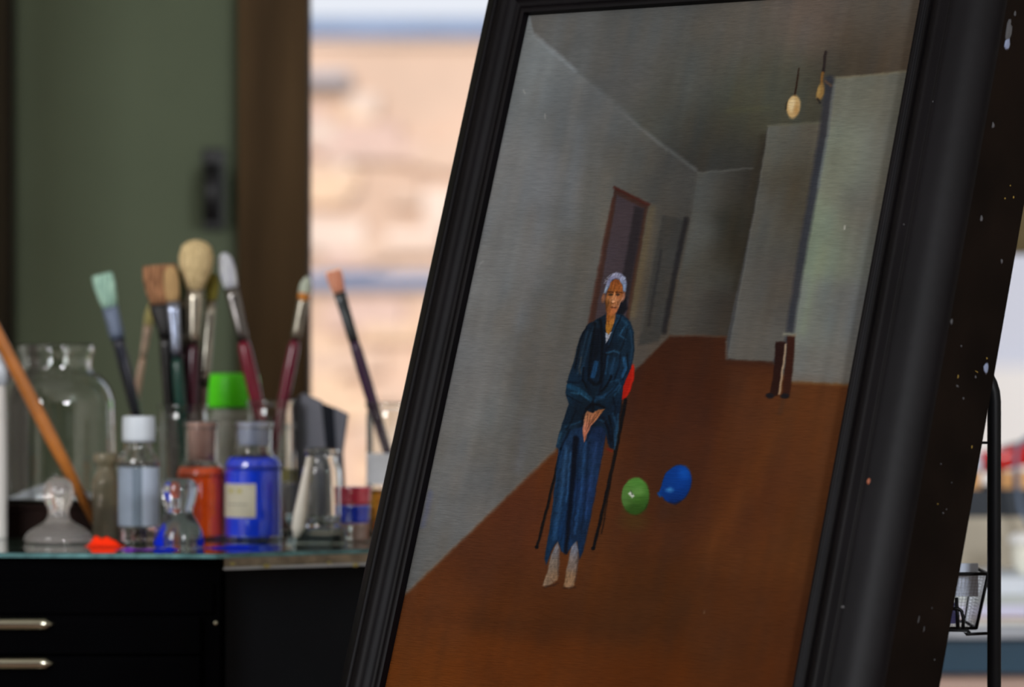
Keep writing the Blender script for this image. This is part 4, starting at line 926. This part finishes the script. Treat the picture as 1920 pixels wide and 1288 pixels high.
# dark grey folded cloth standing up behind the clear jar
Yk = 4.46; k = K(Yk)
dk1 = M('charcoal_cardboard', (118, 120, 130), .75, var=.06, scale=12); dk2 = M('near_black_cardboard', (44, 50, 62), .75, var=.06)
t = thing('folded_card', 'charcoal folded card standing behind the clear glass jar', 'card', (PX(600, Yk), Yk, ZT))
def facet(name, pts, mat, th=.0025):
    q = [P(px_, r_, Yk+dy)-t.location for px_, r_, dy in pts]
    for v_ in q: v_.z = max(v_.z, 0.0005)
    n_ = (q[1]-q[0]).cross(q[2]-q[0]).normalized()
    if n_.y < 0: n_ = -n_
    v = q+[v_+n_*th for v_ in q]; m_ = len(q)
    obj(name, v, [tuple(range(m_)), tuple(range(m_, 2*m_))]+[(i, (i+1) % m_, m_+(i+1) % m_, m_+i) for i in range(m_)], mat, t)
facet('left_flap', [(553, 748, .02), (566, 738, .01), (602, 754, .0), (626, 1005, .0), (556, 1005, .02)], dk1)
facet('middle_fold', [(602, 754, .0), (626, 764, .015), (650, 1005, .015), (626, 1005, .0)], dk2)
facet('right_flap', [(626, 764, .015), (651, 776, .0), (641, 850, .004), (640, 1005, .006), (650, 1005, .015)], dk1)

# clear jar on a thick glass block
x, y, R = place(601, 1022, 50); k = K(y)
gb = prism('glass_block', [(x-R, y-R), (x+R, y-R), (x+R, y+R), (x-R, y+R)], ZT+.0001, ZT+(1020-990)*k, M('pale_green_block_glass', (214, 236, 228), .05, trans=1, ior=1.5, var=.02), bevel=.0015)
tag(gb, 'thick pale green glass block under the small clear jar', 'glass block')
zb2 = ZT+(1020-990)*k+.0002; R = 37*k; H = (989-842)*k
t = thing('clear_jar', 'small empty clear glass jar with rolled rim standing on the glass block', 'jar', (PX(603, y), y, zb2))
vessel('glass_body', smooth_prof([(0, 0), (R*.9, 0), (R*.9, 0), (R, R*.12), (R*1.02, H*.5), (R*1.0, H*.7), (R*.90, H*.80), (R*.80, H*.85), (R*.80, H*.92), (R*.9, H*.95), (R*.9, H)], 3), .0024, clear, t)
# white porcelain stirrer leaning against the jar
t = thing('porcelain_pestle', 'small white porcelain pestle leaning on the left of the clear jar', 'pestle', (PX(558, y-.01), y-.030, ZT))
a_, b_ = Vector((0, 0, .004)), P(583, 850, y-.005)-t.location
a_ = P(556, 1008, y-.036)-t.location; a_.z = .0085
bt_ = P(580, 856, y-.036)-t.location
tube('shaft', [a_, a_+(bt_-a_)*.12, a_+(bt_-a_)*.3, a_+(bt_-a_)*.8, bt_], 0, M('white_porcelain', (226, 220, 208), .25, var=.03), t, radii=[.003, .0075, .0075, .0042, .003], seg=18)

# three stacked little pigment pots
x, y, R = place(665, 1017, 30); k = K(y)
def pot(r0, r1, wide, lab, fill, fillname, gp='stacked pigment pots'):
    z0 = ZT+(1016-r0)*k; H = (r0-r1)*k-.0004; Rr = wide*k
    t = thing('pigment_pot', lab, 'pot', (x, y, z0+.0002), group=gp)
    lathe('cup', smooth_prof([(0, 0), (Rr*.86, 0), (Rr*.86, 0), (Rr*.95, H*.15), (Rr*.97, H*.55), (Rr, H*.75), (Rr*1.02, H*.86), (Rr, H*.98), (Rr*.9, H), (0, H)], 3), fill, t)
    return t
pot(1016, 981, 27, 'lowest of three stacked pots, clear with pinkish brown contents', M('pinkish_brown_pot', (196, 160, 154), .2, crough=.02, cior=1.9, trans=.15, ior=1.45, coat=1), '')
pot(981, 947, 29, 'middle of three stacked pots, filled with bright blue', M('blue_pot', (16, 66, 245), .3, crough=.02, cior=1.9, coat=1, var=.08), '')
pot(947, 912, 31, 'top of three stacked pots, with a crimson pink lid', M('crimson_pot', (244, 62, 96), .3, crough=.02, cior=1.9, coat=1, var=.1), '')
x, y, R = place(715, 1015, 14); k = K(y)
t = thing('pigment_pot', 'small orange pot touching the edge of the picture frame', 'pot', (x, y, ZT+.0001))
lathe('cup', smooth_prof([(0, 0), (14*k, 0), (14*k, 0), (15*k, .003), (15*k, 32*k), (13*k, 34*k), (0, 34*k)], 3), M('orange_pot', (240, 132, 10), .3), t)

# ------------------------------------------------------------------ right side: trolley, basket, back table
YT = 3.64; bl_m = M('black_powder_coat', (10, 11, 13), .45, var=.1, spec=.15)
t = thing('metal_trolley', 'black tubular metal trolley whose arched post stands right of the frame', 'trolley')
xr, xl = PX(1864, YT), PX(1864, YT)-.16; zt_ = P(0, 664, YT).z; kk = K(YT)
ar = []
for i in range(9):
    a = math.pi/2*i/8; ar.append((xr-.045+.045*math.cos(a), YT, zt_-.045+.045*math.sin(a)))
arl = [(2*(xl+ (xr-xl)/2)-p_[0], p_[1], p_[2]) for p_ in ar[::-1]]
tube('frame_tube', [(xr, YT, .04)]+ar+arl+[(xl, YT, .04)], 13.0*kk, bl_m, t, seg=20)
tube('frame_tube', [(xr, YT+.24, .04)]+[(p_[0], YT+.24, p_[2]*.5) for p_ in ar]+[(p_[0], YT+.24, p_[2]*.5) for p_ in arl]+[(xl, YT+.24, .04)], 13.0*kk, bl_m, t, seg=20)
tube('cross_wire', [(xr, YT, P(0, 830, YT).z), (xl, YT, P(0, 830, YT).z)], .0013, bl_m, t)
for xx in (xr, xl):
    for yy in (YT, YT+.24): tube('foot', [(xx, yy, .0), (xx, yy, .045)], .013, bl_m, t)
box('shelf', xl, xr, YT, YT+.24, .30, .306, bl_m, t)
# mesh basket hanging on the trolley
YK = 3.67; kb = K(YK)
t = thing('mesh_basket', 'black wire mesh basket hanging beside the trolley post', 'basket')
z_ = lambda r_: P(0, r_, YK).z
XRt, XRb, XL0 = PX(1853, YK), PX(1834, YK), PX(1853, YK)-.14
zt2, zb3 = z_(1076), z_(1180)
rim = [(XRt, YK, zt2), (XRt, YK+.12, zt2), (XL0, YK+.12, zt2), (XL0, YK, zt2)]
def wires(name, segs, r, mat, parent, kind=None):
    v, f = [], []
    for a, b_ in segs:
        a, b_ = Vector(a), Vector(b_); d = (b_-a).normalized(); u_ = d.orthogonal().normalized(); w_ = d.cross(u_); o0 = len(v)
        for p_ in (a, b_):
            for q in range(4): an = math.pi/2*q; v.append(p_+u_*(r*math.cos(an))+w_*(r*math.sin(an)))
        f += [(o0+q, o0+(q+1) % 4, o0+4+(q+1) % 4, o0+4+q) for q in range(4)]
    o = obj(name, v, f, mat, parent)
    if kind: o['kind'] = kind
    return o
tube('rim', rim+[rim[0]], .0017, bl_m, t, seg=8, cap=False)
yk0b, yk1b = YK+.015, YK+.105; XLb = XL0+.012
bot = [(XRb, yk0b, zb3), (XRb, yk1b, zb3), (XLb, yk1b, zb3), (XLb, yk0b, zb3)]
tube('bottom_wire', bot+[bot[0]], .0016, bl_m, t, seg=8, cap=False)
segs = []
def lerp3(a, b_, q): return tuple(a[i]+(b_[i]-a[i])*q for i in range(3))
for (ta, tb_), (ba, bb_), nn in (((rim[0], rim[1]), (bot[0], bot[1]), 26), ((rim[1], rim[2]), (bot[1], bot[2]), 40), ((rim[3], rim[0]), (bot[3], bot[0]), 40)):
    for i in range(nn+1): segs.append((lerp3(ta, tb_, i/nn), lerp3(ba, bb_, i/nn)))
    for j in range(1, 17): segs.append((lerp3(ta, ba, j/17), lerp3(tb_, bb_, j/17)))
for i in range(40): segs.append((lerp3(bot[0], bot[3], i/39), lerp3(bot[1], bot[2], i/39)))
wires('mesh', segs, .0002, M('grey_wire', (120, 124, 130), .4, metal=.6), t, 'stuff')
for c1, c2 in zip(rim, bot): tube('corner_wire', [c1, c2], .0017, bl_m, t, seg=8)
hk = [P(1780, 1141, YK-.004), P(1797, 1141, YK-.004), P(1803, 1146, YK-.004), P(1806, 1158, YK-.004), P(1806, 1180, YK-.004)]
tube('front_loop', hk, .0018, bl_m, t, seg=8)
tube('front_loop', [P(1793, 1120, YK-.002), P(1795, 1150, YK-.002), P(1796, 1181, YK-.002)], .0019, bl_m, t, seg=8)
tube('support_hook', [P(1740, 1181, YK-.006), P(1814, 1182, YK-.006), P(1818, 1184, YK-.006), P(1812, 1189, YK-.006), P(1806, 1185, YK-.006), P(1812, 1189, YK-.006), P(1860, 1187, YK-.006)], .0015, bl_m, t, seg=8)
# pale card sticking out of the basket, lilac packet behind
cd = thing('note_card', 'pale grey card standing in the black mesh basket', 'card')
v, f = boxv(PX(1720, YK+.01), PX(1834, YK+.01), YK+.0085, YK+.0105, z_(1119), z_(1057)); obj('card_stack', v, f, M('pale_blue_grey_card', (188, 198, 214), .8, var=.04), cd, bevel=.0005)
cd2 = box('lilac_packet', PX(1710, YK+.05), PX(1791, YK+.05), YK+.045, YK+.075, zb3+.0022, z_(1138), M('lilac_blue_packet', (96, 98, 168), .7)); tag(cd2, 'small lilac blue packet at the bottom of the mesh basket', 'packet')

# back work table
YQ = 5.15; kq = K(YQ); zq = P(0, 1172, YQ).z
t = thing('teal_work_table', 'teal fronted work table with grey top beneath the right part of the window', 'table')
teal = M('teal_painted_metal', (22, 62, 84), .5, var=.12, scale=4)
tx0, tx1 = PX(1520, YQ), 2.0
box('table_top', tx0-.02, tx1, YQ-.02, YQ+.60, P(0, 1196, YQ).z, zq, M('grey_table_top', (168, 174, 182), .5, var=.08), t, bevel=.003)
box('apron', tx0, tx1-.02, YQ, YQ+.02, P(0, 1264, YQ).z, P(0, 1196, YQ).z-.0005, teal, t, bevel=.002)
box('apron', tx0, tx0+.02, YQ+.0205, YQ+.58, P(0, 1264, YQ).z, P(0, 1196, YQ).z-.0005, teal, t, bevel=.002)
for xx in (tx0+.002, tx1-.062):
    for yy in (YQ+.021, YQ+.53): box('leg', xx, xx+.04, yy, yy+.04, 0, P(0, 1196, YQ).z-.0006, teal, t)
box('back_panel', tx0+.045, tx1-.07, YQ+.03, YQ+.045, .361, P(0, 1264, YQ).z+.02, M('pinkish_wood_panel', (206, 176, 160), .7, var=.15, scale=5), t)
box('lower_shelf', tx0+.045, tx1-.07, YQ+.028, YQ+.56, .34, .36, M('pinkish_wood_shelf', (176, 148, 130), .7, var=.15), t)
zr = lambda r_, Y=YQ: P(0, r_, Y).z
def sheet(label, r0, r1, px0, px1, Y0, dp, col, zbase, nm='paper_stack'):
    hgt = (r0-r1)*kq
    o = box(nm, PX(px0, Y0), PX(px1, Y0), Y0, Y0+dp, zbase+.0002, zbase+hgt, M('paper_%d_%d_%d' % col, col, .8, var=.05, scale=60, stretch=(1, 1, 30)), bevel=.001)
    tag(o, label, 'papers'); return zbase+hgt
zz = zq
zz = sheet('white folded newspaper at the bottom of the stack on the teal table', 1172, 1163, 1700, 2010, YQ+.01, .22, (240, 238, 228), zz)
zz = sheet('thin brown board between the papers on the teal table', 1163, 1158, 1690, 2020, YQ+.008, .22, (164, 122, 96), zz, 'thin_board')
zz = sheet('lilac white paper pile on the brown board', 1158, 1136, 1700, 2015, YQ+.01, .22, (222, 222, 246), zz)
zz = sheet('greenish grey paper pile above the lilac pile', 1136, 1116, 1705, 2000, YQ+.012, .21, (200, 208, 206), zz)
zz = sheet('pale blue white paper pile on top of the stack', 1116, 1084, 1700, 1990, YQ+.012, .21, (232, 242, 255), zz)
# white cup on the stack
t = thing('white_cup', 'cream white lidded cup standing on the paper stack at the right edge', 'cup', (PX(1922, YQ+.1), YQ+.10, zz+.0001)); k = K(YQ+.1)
lathe('body', smooth_prof([(0, 0), (12*k, 0), (12*k, 0), (14*k, 3*k), (23*k, 20*k), (24*k, 52*k), (24*k, 56*k), (0, 56*k)], 3), M('cream_ceramic', (250, 248, 232), .4, var=.03), t)
lathe('lid', smooth_prof([(0, 57*k), (29*k, 57*k), (31*k, 62*k), (29*k, 70*k), (18*k, 77*k), (0, 78*k)], 3), M('white_ceramic', (253, 253, 250), .35, var=.02), t)
# beige stone box behind carrying a black tray
YS = YQ+.30; ks = K(YS)
sb_ = box('beige_box', PX(1690, YS), PX(2090, YS), YS, YS+.22, zq+.0002, P(0, 970, YS).z, M('beige_cardboard', (200, 190, 170), .85, var=.18, scale=9), bevel=.002)
tag(sb_, 'mottled beige cardboard box behind the paper stack carrying a black tray', 'box')
tz0, tz1 = P(0, 970, YS).z, P(0, 917, YS).z
t = thing('black_tray', 'black open tray with wooden blocks standing on the beige box', 'tray')
tm = M('dark_navy_plastic', (26, 36, 46), .5)
tX0, tX1 = PX(1700, YS), PX(1942, YS)
box('base', tX0, tX1, YS+.01, YS+.19, tz0+.0003, tz0+.004, tm, t)
for a in ((tX0, tX1, YS+.01, YS+.014), (tX0, tX1, YS+.186, YS+.19)): box('wall', a[0], a[1], a[2], a[3], tz0+.0042, tz1, tm, t)
for a in ((tX0, tX0+.004), (tX1-.004, tX1)): box('wall', a[0], a[1], YS+.0145, YS+.1855, tz0+.0042, tz1, tm, t)
ochre = M('ochre_wood_block', (236, 178, 112), .6, var=.12, scale=30)
for i, (pa, pb, lb) in enumerate(((1806, 1845, 'ochre wooden block in the black tray left of the trolley post'), (1886, 1904, 'narrow ochre wooden block in the black tray between trolley post and cable'), (1916, 1936, 'ochre wooden block in the black tray right of the blue grey cable'))):
    o = prism('wood_block', [(PX(pa, YS), YS+.03), (PX(pb, YS), YS+.03), (PX(pb, YS), YS+.12), (PX(pa, YS), YS+.12)], tz0+.0045, P(0, 886, YS).z, ochre, bevel=.003)
    tag(o, lb, 'block', 'wooden blocks in the black tray')
# red glossy tube resting on the tray, blue grey cable loop
zt3 = P(0, 886, YS).z
redg = M('glossy_red_paint', (226, 8, 10), .12, coat=1, var=.04)
o = tube('red_canister', [(PX(1846, YS), YS+.07, P(0, 872, YS).z), (PX(1850, YS), YS+.07, P(0, 871, YS).z), (PX(1960, YS), YS+.07, P(0, 850, YS).z), (PX(2040, YS), YS+.07, P(0, 835, YS).z), (PX(2044, YS), YS+.07, P(0, 834, YS).z)], 0, redg, None, seg=28, radii=[.009, .0155, .0165, .0155, .009])
tag(o, 'glossy red tapering canister lying tilted above the wooden blocks', 'canister')
o = tube('dark_strip', [(PX(1870, YS), YS+.085, P(0, 853, YS).z), (PX(1905, YS), YS+.085, P(0, 838, YS).z), (PX(2030, YS), YS+.085, P(0, 812, YS).z)], .0022, M('dark_grey_strip', (70, 72, 78), .6), None, seg=10); tag(o, 'thin dark grey strip lying above the red canister', 'strip')
Yl = YS-.06
pts = [P(1940, 815, Yl), P(1925, 822, Yl), P(1912, 832, Yl), P(1906, 850, Yl), P(1905, 880, Yl), P(1909, 920, Yl), P(1914, 955, Yl), P(1930, 985, Yl), P(1952, 1008, Yl)]
o = tube('cable_loop', pts, .0033, M('blue_grey_cable', (112, 128, 152), .5), None, seg=12); tag(o, 'blue grey cable looping down in front of the red canister', 'cable')
# white box seen left of the post
o = box('small_white_box', PX(1795, YS), PX(1846, YS), YS+.03, YS+.12, P(0, 885, YS).z+.0002, P(0, 858, YS).z, M('white_box_card', (214, 222, 236), .7)); tag(o, 'small white box lying on the wooden blocks beside the trolley post', 'box')
